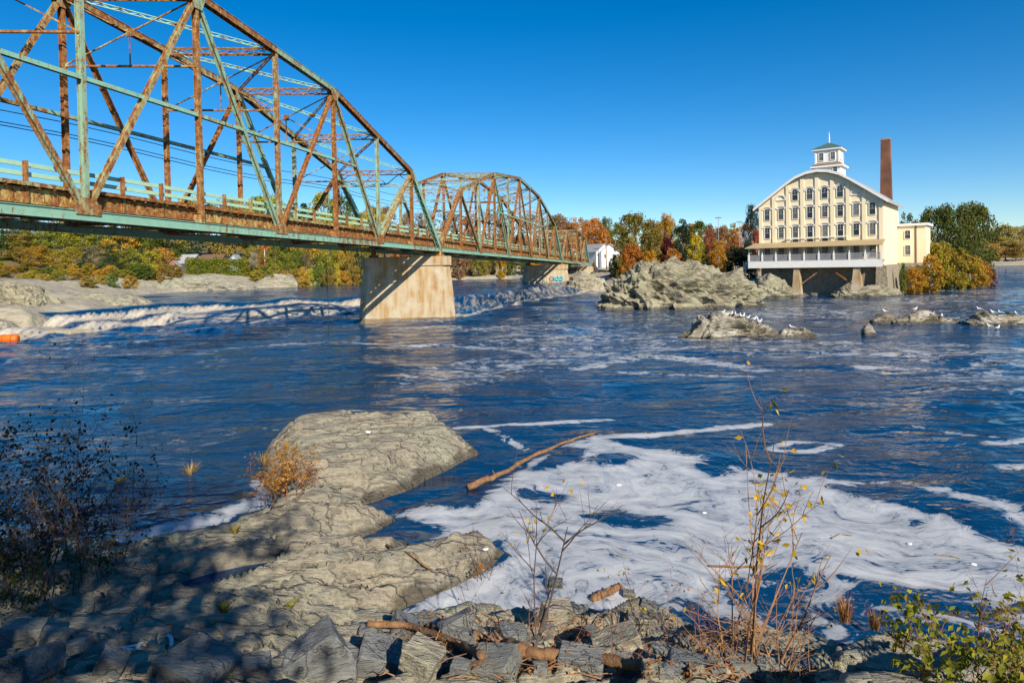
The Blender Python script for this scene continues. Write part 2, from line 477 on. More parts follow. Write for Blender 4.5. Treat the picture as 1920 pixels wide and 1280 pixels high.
    fb.inputs['Roughness'].default_value = 0.75
    b2 = nt.nodes.new('ShaderNodeBump'); b2.inputs['Strength'].default_value = 0.35; b2.inputs['Distance'].default_value = 0.06
    nt.links.new(f, b2.inputs['Height']); nt.links.new(b2.outputs[0], fb.inputs['Normal'])
    mx = nt.nodes.new('ShaderNodeMixShader')
    nt.links.new(k, mx.inputs[0]); nt.links.new(bs.outputs[0], mx.inputs[1]); nt.links.new(fb.outputs[0], mx.inputs[2])
    nt.links.new(mx.outputs[0], nt.nodes['Material Output'].inputs['Surface'])
    return m
FOAM_PX = [(885, 948), (930, 905), (990, 865), (1060, 832), (1120, 815), (1190, 836), (1280, 850), (1400, 880), (1540, 897), (1700, 905), (1860, 930), (1990, 985),
           (2100, 1150), (1920, 1138), (1800, 1118), (1700, 1105), (1580, 1078), (1470, 1072), (1390, 1082), (1330, 1110), (1290, 1150), (1150, 1165), (1000, 1170), (860, 1180), (690, 1190), (720, 1150), (900, 1075), (950, 1045),
           (930, 1020), (780, 1068), (745, 1050), (830, 1005), (735, 965), (800, 945)]
HOLES_PX = [[(1108, 858), (1125, 852), (1160, 852), (1185, 860), (1165, 868), (1125, 869)],
            [(1008, 868), (1060, 838), (1098, 842), (1085, 858), (1040, 872), (1005, 878)],
            [(985, 920), (1030, 925), (1060, 938), (1030, 938), (985, 930)],
            [(1100, 968), (1160, 958), (1260, 974), (1250, 982), (1150, 982)],
            [(1560, 912), (1680, 908), (1860, 955), (1960, 1020), (1900, 1018), (1760, 962), (1640, 935)],
            [(1300, 876), (1345, 872), (1370, 882), (1335, 890)]]
STREAKS = [([(860, 806), (960, 800), (1060, 795), (1140, 789)], 0.55, 0.62), ([(1120, 820), (1220, 817), (1330, 806), (1435, 795)], 0.6, 0.66),
           ([(915, 808), (945, 822), (985, 840)], 0.5, 0.5), ([(1440, 848), (1480, 832), (1540, 834), (1570, 838), (1520, 850), (1450, 850)], 0.45, 0.6),
           ([(1720, 800), (1800, 812), (1860, 818)], 0.5, 0.42), ([(1850, 832), (1930, 826)], 0.6, 0.6), ([(1880, 882), (1930, 880)], 0.6, 0.55),
           ([(430, 655), (520, 648), (640, 643), (760, 650), (860, 648), (960, 655), (1010, 668)], 1.2, 0.44), ([(620, 770), (700, 775)], 0.6, 0.36),
           ([(1100, 690), (1200, 668), (1300, 672), (1420, 690)], 2.2, 0.46), ([(1150, 700), (1280, 700), (1400, 705)], 1.2, 0.40),
           ([(1500, 660), (1700, 668), (1900, 660)], 1.8, 0.40), ([(1620, 690), (1760, 688), (1930, 705)], 1.3, 0.42),
           ([(690, 603), (780, 602), (868, 600)], 0.9, 0.55), ([(1260, 628), (1300, 640), (1400, 638)], 1.6, 0.42),
           ([(190, 1040), (300, 1000), (400, 975), (470, 955)], 1.0, 0.60), ([(250, 1035), (340, 1015), (430, 1000)], 0.8, 0.60), ([(480, 900), (500, 945)], 0.5, 0.4),
           ([(1470, 1090), (1600, 1110), (1720, 1130), (1850, 1150)], 1.8, 0.40), ([(1320, 1110), (1400, 1150), (1560, 1190), (1700, 1230)], 1.8, 0.41),
           ([(700, 1185), (800, 1165), (900, 1150)], 0.6, 0.6)]
build_water()

# ================================================================ FAR LAND
LAND_PX = [(-420, 655, 0), (-150, 640, 0), (0, 628, 0), (60, 622, 0.3), (112, 602, 1.0), (190, 583, 2), (270, 566, UP), (262, 553, UP), (340, 547, UP), (480, 541, UP), (560, 537, UP), (620, 531, UP),
           (700, 528, UP), (860, 524, UP), (960, 522, UP), (1010, 527, 1.6), (1075, 541, 0.6), (1130, 548, 0), (1200, 549, 0), (1410, 548, 0), (1480, 553, 0), (1600, 553, 0), (1690, 551, 0),
           (1740, 541, 0), (1800, 533, 0), (1855, 526, 0), (1872, 519, 0), (1860, 508, 0)]
LAND = [(W(*p).x, W(*p).y) for p in LAND_PX]
LAND = LAND + [(150, 420), (420, 420), (1700, 420), (1700, 2200), (-1700, 2200), (-1700, 60)]
def ground_z(X, Y):
    d = sdist(X, Y, LAND)
    lvl = np.where((X < 25) & ((Y > fall_y(X) - 1) | (X < -62)), UP, 0.0)
    hill = 1.1 * sstep(0, 4, d) + 3.2 * sstep(5, 30, d) + 9 * sstep(30, 110, d) + 16 * sstep(90, 300, d)
    right = sstep(20, 60, X)
    hill = hill * (1 - 0.45 * right)
    z = lvl + hill + sstep(0, 8, d) * (0.5 * fbm(X * 0.12, Y * 0.12, seed=31) + 0.35 * fbm(X * 0.5, Y * 0.5, seed=32))
    return np.where(d > 0, z + 0.02, lvl - 1.4 - 0.1 * np.clip(-d, 0, 10))
def build_ground():
    nr, nc = 330, 420
    ys = 55 * 1.0115 ** np.arange(nr); ts = np.linspace(-1.4, 1.4, nc)
    Y = np.repeat(ys[:, None], nc, 1); X = Y * ts[None, :]
    Z = ground_z(X, Y)
    me = fastmesh('far_bank_ground', np.stack([X, Y, Z], -1).reshape(-1, 3), gridfaces(nr, nc))
    m, nt, bs = newmat('bank_ground')
    p = geo(nt)
    xyz = nt.nodes.new('ShaderNodeSeparateXYZ'); nt.links.new(p, xyz.inputs[0])
    hz = math_(nt, 'ADD', xyz.outputs[2], math_(nt, 'MULTIPLY', math_(nt, 'SUBTRACT', noise(nt, p, 0.15, 4), 0.5), 3.0))
    g = ramp(nt, noise(nt, p, 0.4, 6, 0.65), [(0.3, (0.10, 0.10, 0.03)), (0.5, (0.22, 0.15, 0.06)), (0.7, (0.14, 0.13, 0.035))]).outputs[0]
    r = ramp(nt, noise(nt, mapping(nt, p, (0.5, 1, 2)), 0.9, 7, 0.68), [(0.3, (0.20, 0.17, 0.12)), (0.5, (0.42, 0.37, 0.27)), (0.72, (0.50, 0.45, 0.34))]).outputs[0]
    k = ramp(nt, math_(nt, 'MULTIPLY', hz, 0.1), [(0.62, (0, 0, 0)), (0.72, (1, 1, 1))])
    nt.links.new(mixc(nt, k.outputs[0], r, g), bs.inputs['Base Color'])
    bs.inputs['Roughness'].default_value = 0.9
    bump(nt, bs, noise(nt, p, 0.9, 8, 0.7), 0.8, 0.5)
    o = link('far_bank_ground', me, m); o['kind'] = 'structure'
build_ground()
def gz(x, y): return float(ground_z(np.array([float(x)]), np.array([float(y)]))[0])

# ================================================================ NEAR SHORE (bedrock ledges)
SHORE_PX = [(-700, 1010), (-200, 1020), (0, 1035), (120, 1048), (230, 1052), (330, 1030), (420, 1012), (470, 990), (505, 945), (492, 880), (500, 840), (560, 812), (640, 797), (700, 800), (780, 796), (850, 812),
            (897, 850), (850, 872), (800, 893), (760, 925), (705, 945), (680, 952), (742, 978), (700, 1008), (650, 1030), (770, 1024), (740, 1048), (700, 1066), (800, 1046), (905, 1020), (948, 1042), (915, 1074),
            (830, 1112), (740, 1148), (690, 1172), (790, 1172), (880, 1150), (960, 1158), (1050, 1150), (1140, 1172), (1230, 1160), (1300, 1200), (1400, 1225), (1500, 1240), (1620, 1268), (1800, 1285), (2300, 1330)]
SHORE = [(W(u, v).x, W(u, v).y) for u, v in SHORE_PX] + [(40, 3), (40, -25), (-40, -25), (-40, 10)]
STRIKE = math.radians(26)
def shore_z(X, Y):
    d = sdist(X, Y, SHORE)
    s = X * math.cos(STRIKE) + Y * math.sin(STRIKE); t = -X * math.sin(STRIKE) + Y * math.cos(STRIKE)
    tt = t + 0.35 * fbm(s * 0.22, t * 0.4, octv=3, seed=41)
    ledge = (tt * 0.62) % 1.0
    ledge = np.where(ledge < 0.90, ledge / 0.90, (1 - ledge) / 0.10)             # saw-tooth beds
    bed2 = (tt * 2.3 + 0.4 * fbm(s * 0.5, t * 0.5, octv=2, seed=42)) % 1.0
    outc = sstep(19.0, 22.5, Y) * sstep(-13, -9, X)
    prof = (0.10 + 0.30 * sstep(0, 0.35, d) + 0.45 * sstep(0.2, 1.6, d)) + outc * 0.28 * sstep(0.1, 1.3, d)
    rise = 0.9 * sstep(13.5, 9, Y) + 4.6 * np.clip((9.6 - Y) / 9.6, 0, 1.15) ** 1.15
    z = prof + rise * sstep(0, 2, d)
    z = z + sstep(0, 0.8, d) * (0.52 * (ledge - 0.5) * (1 - 0.45 * outc) + 0.10 * (bed2 - 0.5) - 0.16 * np.exp(-(np.abs(fbm(s * 0.3, t * 0.8, octv=2, seed=47)) / 0.045) ** 2) + 0.15 * fbm(s * 0.25, t * 0.7, octv=5, seed=43) + 0.045 * fbm(s * 1.6, t * 4.0, octv=3, seed=44))
    hq = 0.22; zq = z + 0.16 * fbm(s * 0.35, t * 0.6, octv=3, seed=48)
    fq = zq / hq - np.floor(zq / hq)
    zt = np.floor(zq / hq) * hq + hq * sstep(0.78, 1.0, fq) + 0.03 * fq
    jt = np.exp(-(np.abs(((s * 0.45 + 0.35 * fbm(s * 0.4, t * 0.9, octv=2, seed=49)) % 1.0) - 0.5) / 0.035) ** 2)
    z = np.where(d > 0.1, z * 0.45 + zt * 0.55 - 0.10 * jt * sstep(0, 0.6, d), z)
    return np.where(d > 0, z, -0.25 - 0.45 * np.clip(-d, 0, 6) + 0.1 * fbm(X, Y, seed=45)), d
POOL_C = W(440, 1072, 0.62)
def shore_pool(X, Y, Z):
    s = (X - POOL_C.x) * math.cos(STRIKE) + (Y - POOL_C.y) * math.sin(STRIKE); t = -(X - POOL_C.x) * math.sin(STRIKE) + (Y - POOL_C.y) * math.cos(STRIKE)
    e = (s / 1.25) ** 2 + (t / 0.42) ** 2
    return np.where(e < 2.2, np.minimum(Z, 0.30 + 0.33 * sstep(0.5, 2.2, e) + 2.0 * sstep(1.6, 2.2, e)), Z)
SH = {}
def build_shore():
    xs = np.concatenate([np.arange(-24, -13, 0.2), np.arange(-13, 9, 0.06), np.arange(9, 20, 0.2)]); ys = np.concatenate([np.arange(-14, 7, 0.2), np.arange(7, 28.5, 0.06)])
    X, Y = np.meshgrid(xs, ys)
    Z, d = shore_z(X, Y)
    Z = shore_pool(X, Y, Z)
    SH['g'] = (xs, ys, Z)
    me = fastmesh('rock_shore', np.stack([X, Y, Z], -1).reshape(-1, 3), gridfaces(len(ys), len(xs)))
    o = link('rock_shore', me, MAT['rock_shore']); o['kind'] = 'structure'
    mb = MB(); n = 28; ring = []
    for i in range(n):
        a = 2 * math.pi * i / n
        s, t = 1.75 * math.cos(a), 0.6 * math.sin(a)
        ring.append((POOL_C.x + s * math.cos(STRIKE) - t * math.sin(STRIKE), POOL_C.y + s * math.sin(STRIKE) + t * math.cos(STRIKE)))
    mb.prism(ring, 0.44, 0.50)
    m, nt, bs = newmat('still_pool_water')
    bs.inputs['Base Color'].default_value = (0.006, 0.045, 0.12, 1); bs.inputs['Roughness'].default_value = 0.02; bs.inputs['IOR'].default_value = 1.333  # blue in the base colour stands in for the sky's reflection
    tag(mb.build('rock_pool', m), kind='structure')
build_shore()
def sz(x, y):
    xs, ys, Z = SH['g']
    i = int(np.clip(np.searchsorted(xs, x) - 1, 0, len(xs) - 2)); j = int(np.clip(np.searchsorted(ys, y) - 1, 0, len(ys) - 2))
    fx = min(1, max(0, (x - xs[i]) / (xs[i + 1] - xs[i]))); fy = min(1, max(0, (y - ys[j]) / (ys[j + 1] - ys[j])))
    return float((Z[j, i] * (1 - fx) + Z[j, i + 1] * fx) * (1 - fy) + (Z[j + 1, i] * (1 - fx) + Z[j + 1, i + 1] * fx) * fy)
def shore_hit(u, v):
    """where the sight line of a photo pixel meets the near shore (or the river)"""
    d = ray(u, v); y = 3.0
    while y < 60:
        t = y / d.y
        z = CAM_H + d.z * t
        if z <= max(sz(d.x * t, y), 0.0): return Vector((d.x * t, y, max(sz(d.x * t, y), 0.0)))
        y += 0.1
    return W(u, v)
# ================================================================ BRIDGE
L10 = 9.45
BK0 = D(824, 468, 92.96)                         # near truss, bottom chord, over the first river pier
E = ray(1287, 512).normalized()                  # the way the bridge runs (slightly downhill)
NL = Vector((-E.y, E.x, 0)).normalized()         # to the upstream side
TW, SKEW = 9.0, -3.0
UPZ = Vector((0, 0, 1))
def ibeam(mb, p, q, w, h, up, tf=0.05, tw=0.05):
    """two flanges and a web; w = across (flange spread), h = flange height along up"""
    mb.bar(p, q, tf, h, up, ou=-w / 2 + tf / 2)
    mb.bar(p, q, tf, h, up, ou=w / 2 - tf / 2)
    mb.bar(p, q, w - 2 * tf, tw, up)
    return mb
def laced(mb, p, q, w, h, up, ang=0.09, pitch=0.7, both=True):
    """four corner angles with zig-zag lacing on the upright faces"""
    p, q = Vector(p), Vector(q)
    t = (q - p); Ln = t.length; t.normalize()
    s = t.cross(Vector(up)).normalized(); u = s.cross(t).normalized()
    for a in (-1, 1):
        for b in (-1, 1):
            mb.bar(p + s * a * (w / 2 - ang / 2) + u * b * (h / 2 - ang / 2), q + s * a * (w / 2 - ang / 2) + u * b * (h / 2 - ang / 2), ang, ang, up)
    n = max(2, int(Ln / pitch))
    for a in ((-1, 1) if both else (1,)):
        for i in range(n):
            b = 1 if i % 2 else -1
            o = s * a * (w / 2 - 0.02)
            mb.bar(p + t * (Ln * i / n) + o + u * b * (h / 2 - ang), p + t * (Ln * (i + 1) / n) + o - u * b * (h / 2 - ang), 0.03, 0.07, up)
    return mb
def plate_poly(mb, pts, thick, nrm):
    nrm = Vector(nrm).normalized()
    n = len(mb.v); k = len(pts)
    mb.v += [tuple(Vector(p) - nrm * thick / 2) for p in pts] + [tuple(Vector(p) + nrm * thick / 2) for p in pts]
    mb.f.append(tuple(n + i for i in reversed(range(k)))); mb.f.append(tuple(n + k + i for i in range(k)))
    for i in range(k):
        j = (i + 1) % k
        mb.f.append((n + i, n + j, n + k + j, n + k + i))
    return mb
def build_span(name, label, origin, P, L, H, midstrut):
    """P panels of length L; origin = near truss bottom chord at its far end; k counts panels back along -E.
    H: dict of top chord heights at odd panel points."""
    root = empty(name, origin, label, 'bridge', 'truss spans of the old bridge')
    e = E
    def hgt(k): return float(np.interp(k, sorted(H), [H[i] for i in sorted(H)]))
    def pt(side, k, h): return -e * (L * k) + (NL * TW + e * SKEW if side else Vector()) + UPZ * h
    tops = sorted(H); top0, top1 = tops[0], tops[-1]
    out = -NL
    for side in (0, 1):
        sgn = -1 if side == 0 else 1
        for k in range(P):                                           # bottom chord, one piece per panel
            mb = MB(); a, b = pt(side, k, 0), pt(side, k + 1, 0)
            mb.bar(a, b, 0.34, 0.52, UPZ)
            mb.bar(a, b, 0.50, 0.04, UPZ, ov=0.28); mb.bar(a, b, 0.46, 0.04, UPZ, ov=-0.28)
            mb.build('bottom_chord', MAT['steel_green'], root)
        prev = tops[0]
        for k in range(top0, top1):                                  # top chord pieces with lacing underneath
            a, b = pt(side, k, hgt(k)), pt(side, k + 1, hgt(k + 1))
            mb = MB(); mb.bar(a, b, 0.05, 0.46, UPZ, ou=-0.24); mb.bar(a, b, 0.05, 0.46, UPZ, ou=0.24)
            mb.bar(a, b, 0.62, 0.04, UPZ, ov=0.25)
            n = 14; t = (b - a)
            for i in range(n):
                sg = 1 if i % 2 else -1
                mb.bar(a + t * (i / n) + NL * 0.2 * sg - UPZ * 0.22, a + t * ((i + 1) / n) - NL * 0.2 * sg - UPZ * 0.22, 0.07, 0.025, UPZ)
            mb.build('top_chord', MAT['steel_mixed'], root)
        for kb, kt in ((top0 - 1, top0), (top1 + 1, top1)):           # inclined end posts, laced face below
            a, b = pt(side, kb, 0.1), pt(side, kt, hgt(kt))
            mb = MB(); mb.bar(a, b, 0.05, 0.5, UPZ, ou=-0.26); mb.bar(a, b, 0.05, 0.5, UPZ, ou=0.26); mb.bar(a, b, 0.62, 0.04, UPZ, ov=0.25)
            n = 22; t = (b - a); s = t.cross(UPZ).normalized(); u = s.cross(t).normalized()
            for i in range(n):
                sg = 1 if i % 2 else -1
                mb.bar(a + t * (i / n) + s * 0.22 * sg - u * 0.24, a + t * ((i + 1) / n) - s * 0.22 * sg - u * 0.24, 0.07, 0.025, u)
            mb.build('end_post', MAT['steel_mixed'] if kb > 0 else MAT['steel_green'], root)
        for k in range(top0, top1 + 1):                              # verticals
            mb = ibeam(MB(), pt(side, k, 0.2), pt(side, k, hgt(k) - 0.15), 0.40, 0.30, e)
            mb.build('vertical', MAT['steel_rust'] if k % 2 else MAT['steel_mixed'], root)
        for k in range(top0, top1):                                  # diagonals
            kt, kb = (k, k + 1) if k % 2 else (k + 1, k)
            a, b = pt(side, kb, 0.25), pt(side, kt, hgt(kt) - 0.2)
            wd = 0.46 if abs(k + 0.5 - P / 2) > 2 else 0.38
            perp = (b - a).normalized().cross(NL).normalized()
            mb = ibeam(MB(), a, b, wd, 0.30, perp, 0.045, 0.04)
            mb.build('diagonal', MAT['steel_rust'] if kt < kb else MAT['steel_mixed'], root)
        for k in range(0, P + 1):                                    # gusset plates
            if k % 2 == 0 or k in (0, P):
                c = pt(side, k, 0.45); w = 0.85 if 0 < k < P else 0.5
                for o in (-0.24, 0.24):
                    mb = plate_poly(MB(), [c + e * -w + UPZ * -0.4 + NL * o, c + e * w + UPZ * -0.4 + NL * o, c + e * w + UPZ * 0.2 + NL * o, c + e * w * 0.45 + UPZ * 0.62 + NL * o, c - e * w * 0.45 + UPZ * 0.62 + NL * o, c - e * w + UPZ * 0.2 + NL * o], 0.03, NL)
                    mb.build('gusset_plate', MAT['steel_rust'], root)
            if k in H:
                c = pt(side, k, hgt(k) - 0.3); w = 0.75
                for o in (-0.275, 0.275):
                    sl0 = (hgt(k + 1) - hgt(k)) / L; sl1 = (hgt(k) - hgt(k - 1)) / L if k > top0 else hgt(top0) / L
                    if k == top1: sl0 = -hgt(top1) / L
                    mb = plate_poly(MB(), [c + e * w * 0.5 - UPZ * 0.75 + NL * o, c - e * w * 0.5 - UPZ * 0.75 + NL * o, c - e * w + UPZ * (0.28 + sl0 * w) + NL * o, c + UPZ * 0.40 + NL * o, c + e * w + UPZ * (0.28 - sl1 * w) + NL * o], 0.03, NL)
                    mb.build('gusset_plate', MAT['steel_mixed'], root)
        if midstrut:                                                 # long strut at mid height
            hm = 8.2
            ks = [2 + hm / hgt(3)] + list(range(3, P - 2)) + [P - 2 - hm / hgt(P - 3)]
            for a, b in zip(ks[:-1], ks[1:]):
                ibeam(MB(), pt(side, a, hm), pt(side, b, hm), 0.30, 0.26, UPZ, 0.03, 0.03).build('middle_strut', MAT['steel_green' if side == 0 else 'steel_mixed'], root)
    for k in range(top0, top1 + 1):                                  # frames across the road
        h = hgt(k)
        a, b = pt(0, k, h - 0.1), pt(1, k, h - 0.1)
        laced(MB(), a, b, 0.40, 0.60, UPZ).build('top_strut', MAT['steel_rust'], root)
        low = max(6.6, h - 5.2) if h > 8.8 else h - 1.6
        if k in (top0, top1):
            laced(MB(), pt(0, k, h - 1.7), pt(1, k, h - 1.7), 0.34, 0.40, UPZ).build('portal_strut', MAT['steel_green'], root)
            for i in range(6):
                f0, f1 = i / 6, (i + 1) / 6
                ha, hb = (h - 0.3, h - 1.6) if i % 2 else (h - 1.6, h - 0.3)
                MB().bar(pt(0, k, 0).lerp(pt(1, k, 0), f0) + UPZ * ha, pt(0, k, 0).lerp(pt(1, k, 0), f1) + UPZ * hb, 0.10, 0.10).build('portal_brace', MAT['steel_rust'], root)
        else:
            ibeam(MB(), pt(0, k, low), pt(1, k, low), 0.18, 0.14, UPZ, 0.03, 0.03).build('sway_strut', MAT['steel_rust'], root)
            mid = (pt(0, k, h) + pt(1, k, h)) / 2; zc = (h - 0.3 + low) / 2 - h
            for (s0, h0, s1, h1) in ((0, h - 0.3, 1, low), (1, h - 0.3, 0, low)):
                MB().bar(pt(s0, k, h0), pt(s1, k, h1), 0.09, 0.09).build('sway_brace', MAT['steel_rust'], root)
            c = mid + UPZ * zc
            plate_poly(MB(), [c - NL * 0.28 - UPZ * 0.28, c + NL * 0.28 - UPZ * 0.28, c + NL * 0.28 + UPZ * 0.28, c - NL * 0.28 + UPZ * 0.28], 0.12, e).build('sway_plate', MAT['steel_rust'], root)
            MB().bar(c - UPZ * 0.2, mid + UPZ * (low - h), 0.07, 0.07, e).build('hanger', MAT['steel_rust'], root)
    for k in range(top0, top1):                                      # top lateral crosses
        for s0 in (0, 1):
            laced(MB(), pt(s0, k, hgt(k) - 0.12 * s0), pt(1 - s0, k + 1, hgt(k + 1) - 0.12 * s0), 0.10, 0.34, UPZ, 0.07, 0.6, False).build('lateral_brace', MAT['steel_rust' if s0 else 'steel_green'], root)
        c = (pt(0, k, hgt(k)) + pt(1, k + 1, hgt(k + 1))) / 2
        plate_poly(MB(), [c - NL * 0.3 - e * 0.3, c + NL * 0.3 - e * 0.3, c + NL * 0.3 + e * 0.3, c - NL * 0.3 + e * 0.3], 0.10, UPZ).build('lateral_plate', MAT['steel_rust'], root)
    # floor
    zs = 1.50
    for k in range(0, P + 1):
        a, b = pt(0, k, 0.62), pt(1, k, 0.62)
        ibeam(MB(), a, b, 0.85, 0.30, e, 0.05, 0.04).build('floor_beam', MAT['steel_yellow'], root)
    ins = NL * 0.55
    for side in (0, 1):
        o = ins if side == 0 else -ins
        for k in range(P):
            a, b = pt(side, k + 0.006, 0.88) + o, pt(side, k + 0.994, 0.88) + o
            mb = MB(); mb.bar(a, b, 0.03, 0.80, UPZ); mb.bar(a, b, 0.24, 0.04, UPZ, ov=0.42); mb.bar(a, b, 0.24, 0.04, UPZ, ov=-0.42)
            for i in range(11):
                c = a.lerp(b, (i + 0.5) / 11)
                mb.bar(c - UPZ * 0.38, c + UPZ * 0.38, 0.13, 0.025, e)
            mb.build('edge_stringer', MAT['steel_yellow'], root)
            a, b = pt(side, k, zs) + o * 0.6, pt(side, k + 1, zs) + o * 0.6
            mb = MB(); mb.bar(a, b, 0.30, 0.05, UPZ, ov=0.10); mb.bar(a, b, 0.04, 0.20, UPZ, ou=-0.14)
            n = 12
            for i in range(n):
                c = a.lerp(b, (i + 0.5) / n)
                mb.bar(c - NL * 0.24 - UPZ * 0.05, c + NL * 0.24 - UPZ * 0.05, 0.16, 0.14, UPZ)
            mb.build('deck_edge', MAT['steel_rust'], root)
    mb = MB(); mb.bar(pt(0, 0, zs) + (pt(1, 0, 0) - pt(0, 0, 0)) * 0.5, pt(0, P, zs) + (pt(1, 0, 0) - pt(0, 0, 0)) * 0.5, TW - 1.5, 0.16, UPZ, ov=0.08)
    mb.build('road_deck', MAT['asphalt'], root)
    nj = int(P * L / 0.92)
    jm = None
    for i in range(nj):
        k = (i + 0.5) / nj * P
        a, b = pt(0, k, 1.36) + ins * 1.3, pt(1, k, 1.36) - ins * 1.3
        if jm is None:
            mb = MB(); c0 = a.copy(); ibeam(mb, a - c0, b - c0, 0.22, 0.16, e, 0.02, 0.02); jm = mb.mesh('floor_joist')
        link('floor_joist', jm, MAT['steel_rust'], root, a)
    for f in (0.3, 0.5, 0.7):
        for k in range(P):
            a, b = pt(0, k + 0.01, 1.0).lerp(pt(1, k + 0.01, 1.0), f), pt(0, k + 0.99, 1.0).lerp(pt(1, k + 0.99, 1.0), f)
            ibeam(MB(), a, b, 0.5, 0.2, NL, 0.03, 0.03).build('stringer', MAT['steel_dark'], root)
    for k in range(P):                                               # bottom lateral crosses
        for s0 in (0, 1):
            MB().bar(pt(s0, k, 0.12 + 0.05 * s0), pt(1 - s0, k + 1, 0.12 + 0.05 * s0), 0.16, 0.08).build('bottom_lateral', MAT['steel_rust'], root)
    # guard rails: two green rails on rusty posts at the third points
    for side in (0, 1):
        o = ins * 1.15 if side == 0 else -ins * 1.15
        inn = NL * (0.10 if side == 0 else -0.10)
        for k in range(P):
            for hz in (2.10, 2.62):
                mb = MB(); a, b = pt(side, k + 0.003, hz) + o + inn, pt(side, k + 0.997, hz) + o + inn
                mb.bar(a, b, 0.05, 0.24, UPZ); mb.bar(a, b, 0.10, 0.05, UPZ, ov=0.10, ou=0.03); mb.bar(a, b, 0.10, 0.05, UPZ, ov=-0.10, ou=0.03)
                mb.build('guard_rail', MAT['rail_green'], root)
            for f in (1 / 3, 2 / 3):
                c = pt(side, k + f, 0) + o
                mb = ibeam(MB(), c + UPZ * 0.45 - inn * 1.2, c + UPZ * 2.80 - inn * 1.2, 0.22, 0.18, e, 0.025, 0.025)
                mb.build('rail_post', MAT['steel_rust'], root)
    return root
MAT['asphalt'] = simple('asphalt', (0.05, 0.05, 0.05), (0.07, 0.065, 0.06), 1.0, 0.9)
HB = {1: 9.8, 3: 15.2, 5: 17.0, 7: 15.2, 9: 9.8}
span1 = build_span('truss_span', 'nearest steel truss span, faded green and rust, reaching out of the picture at left', BK0, 10, L10, HB, True)
span2 = copy_tree(span1)
span2.location = BK0 + E * (10 * L10)
tag(span2, 'middle rusty green truss span between the two concrete river piers')
span3 = build_span('truss_span', 'shortest and farthest rusty truss span ending at the wooded bank', BK0 + E * (10 * L10 + 6 * 8.9), 6, 8.9, {1: 9.0, 3: 10.6, 5: 9.0}, False)

def build_pier(name, label, c, ln, wd, ztop, zbot, group=None):
    """chamfer-nosed pier shaft, battered, under an overhanging cap; c = centre under the bridge axis"""
    ax = (NL * TW + E * SKEW); ax.z = 0; ax.normalize()
    pr = Vector((-ax.y, ax.x, 0))
    root = empty(name, (c.x, c.y, zbot), label, 'bridge pier', group)
    def ring(l, w, ch, z):
        return [ax * a + pr * b + UPZ * z for a, b in ((-l, -w + ch), (-l + ch, -w), (l - ch, -w), (l, -w + ch), (l, w - ch), (l - ch, w), (-l + ch, w), (-l, w - ch))]
    def loft(rings):
        mb = MB(); n = 8
        for r in rings: mb.v += [tuple(p) for p in r]
        for i in range(len(rings) - 1):
            for k in range(n):
                mb.f.append((i * n + k, i * n + (k + 1) % n, (i + 1) * n + (k + 1) % n, (i + 1) * n + k))
        mb.f.append(tuple(reversed(range(n)))); mb.f.append(tuple((len(rings) - 1) * n + k for k in range(n)))
        return mb
    hz = ztop - zbot
    loft([ring(ln / 2 + 0.75, wd / 2 + 0.5, 1.0, 0), ring(ln / 2 + 0.38, wd / 2 + 0.26, 1.0, hz * 0.52), ring(ln / 2 + 0.375, wd / 2 + 0.235, 1.0, hz * 0.522), ring(ln / 2 - 0.0, wd / 2, 1.0, hz - 1.3)]).build('shaft', MAT['concrete'], root)
    loft([ring(ln / 2 + 0.22, wd / 2 + 0.22, 0.9, hz - 1.3), ring(ln / 2 + 0.22, wd / 2 + 0.22, 0.9, hz - 0.1), ring(ln / 2 + 0.10, wd / 2 + 0.12, 0.9, hz)]).build('cap', MAT['concrete'], root)
    for off in (-TW / 2, TW / 2):
        p = ax * (off * math.hypot(TW, SKEW) / TW)
        mb = MB(); mb.bar(p + UPZ * (hz + 0.0), p + UPZ * (hz + 0.28), 1.1, 0.9, E); mb.bar(p + UPZ * (hz + 0.28), p + UPZ * (hz + 1.0), 0.55, 0.45, E)
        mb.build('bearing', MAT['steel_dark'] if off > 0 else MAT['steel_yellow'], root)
    return root
axm = (NL * TW + E * SKEW) / 2
def under(p): return Vector((p.x, p.y, 0))
pc1 = under(BK0 + axm)
build_pier('bridge_pier', 'large stained concrete pier standing in the river below the near span end', pc1, 12.4, 2.6, BK0.z - 0.95, -1.0)
P2 = BK0 + E * (10 * L10)
build_pier('bridge_pier', 'smaller low concrete pier with blue graffiti on the rocks further off', under(P2 + axm), 12.4, 2.6, P2.z - 0.95, 0.4)
P3 = BK0 + E * (10 * L10 + 6 * 8.9)
ab = empty('bridge_abutment', (P3.x, P3.y, 0), 'pale concrete abutment at the far end of the bridge', 'abutment')
mb = MB(); a0 = -NL * 1.2; 
mb.bar(a0 + E * 1.6 + UPZ * (P3.z - 0.9) / 2, NL * (TW + 1.2) + E * (SKEW + 1.6) + UPZ * (P3.z - 0.9) / 2, 2.2, P3.z - 0.9, UPZ); mb.build('breast_wall', MAT['concrete'], ab)
mb = MB(); plate_poly(mb, [-NL * 0.9 + E * 2.8 + UPZ * 0.2, -NL * 0.9 + E * 16 + UPZ * 0.2, -NL * 0.9 + E * 16 + UPZ * (P3.z - 1.8), -NL * 0.9 + E * 2.8 + UPZ * (P3.z + 1.2)], 0.6, NL); mb.build('wing_wall', MAT['concrete'], ab)
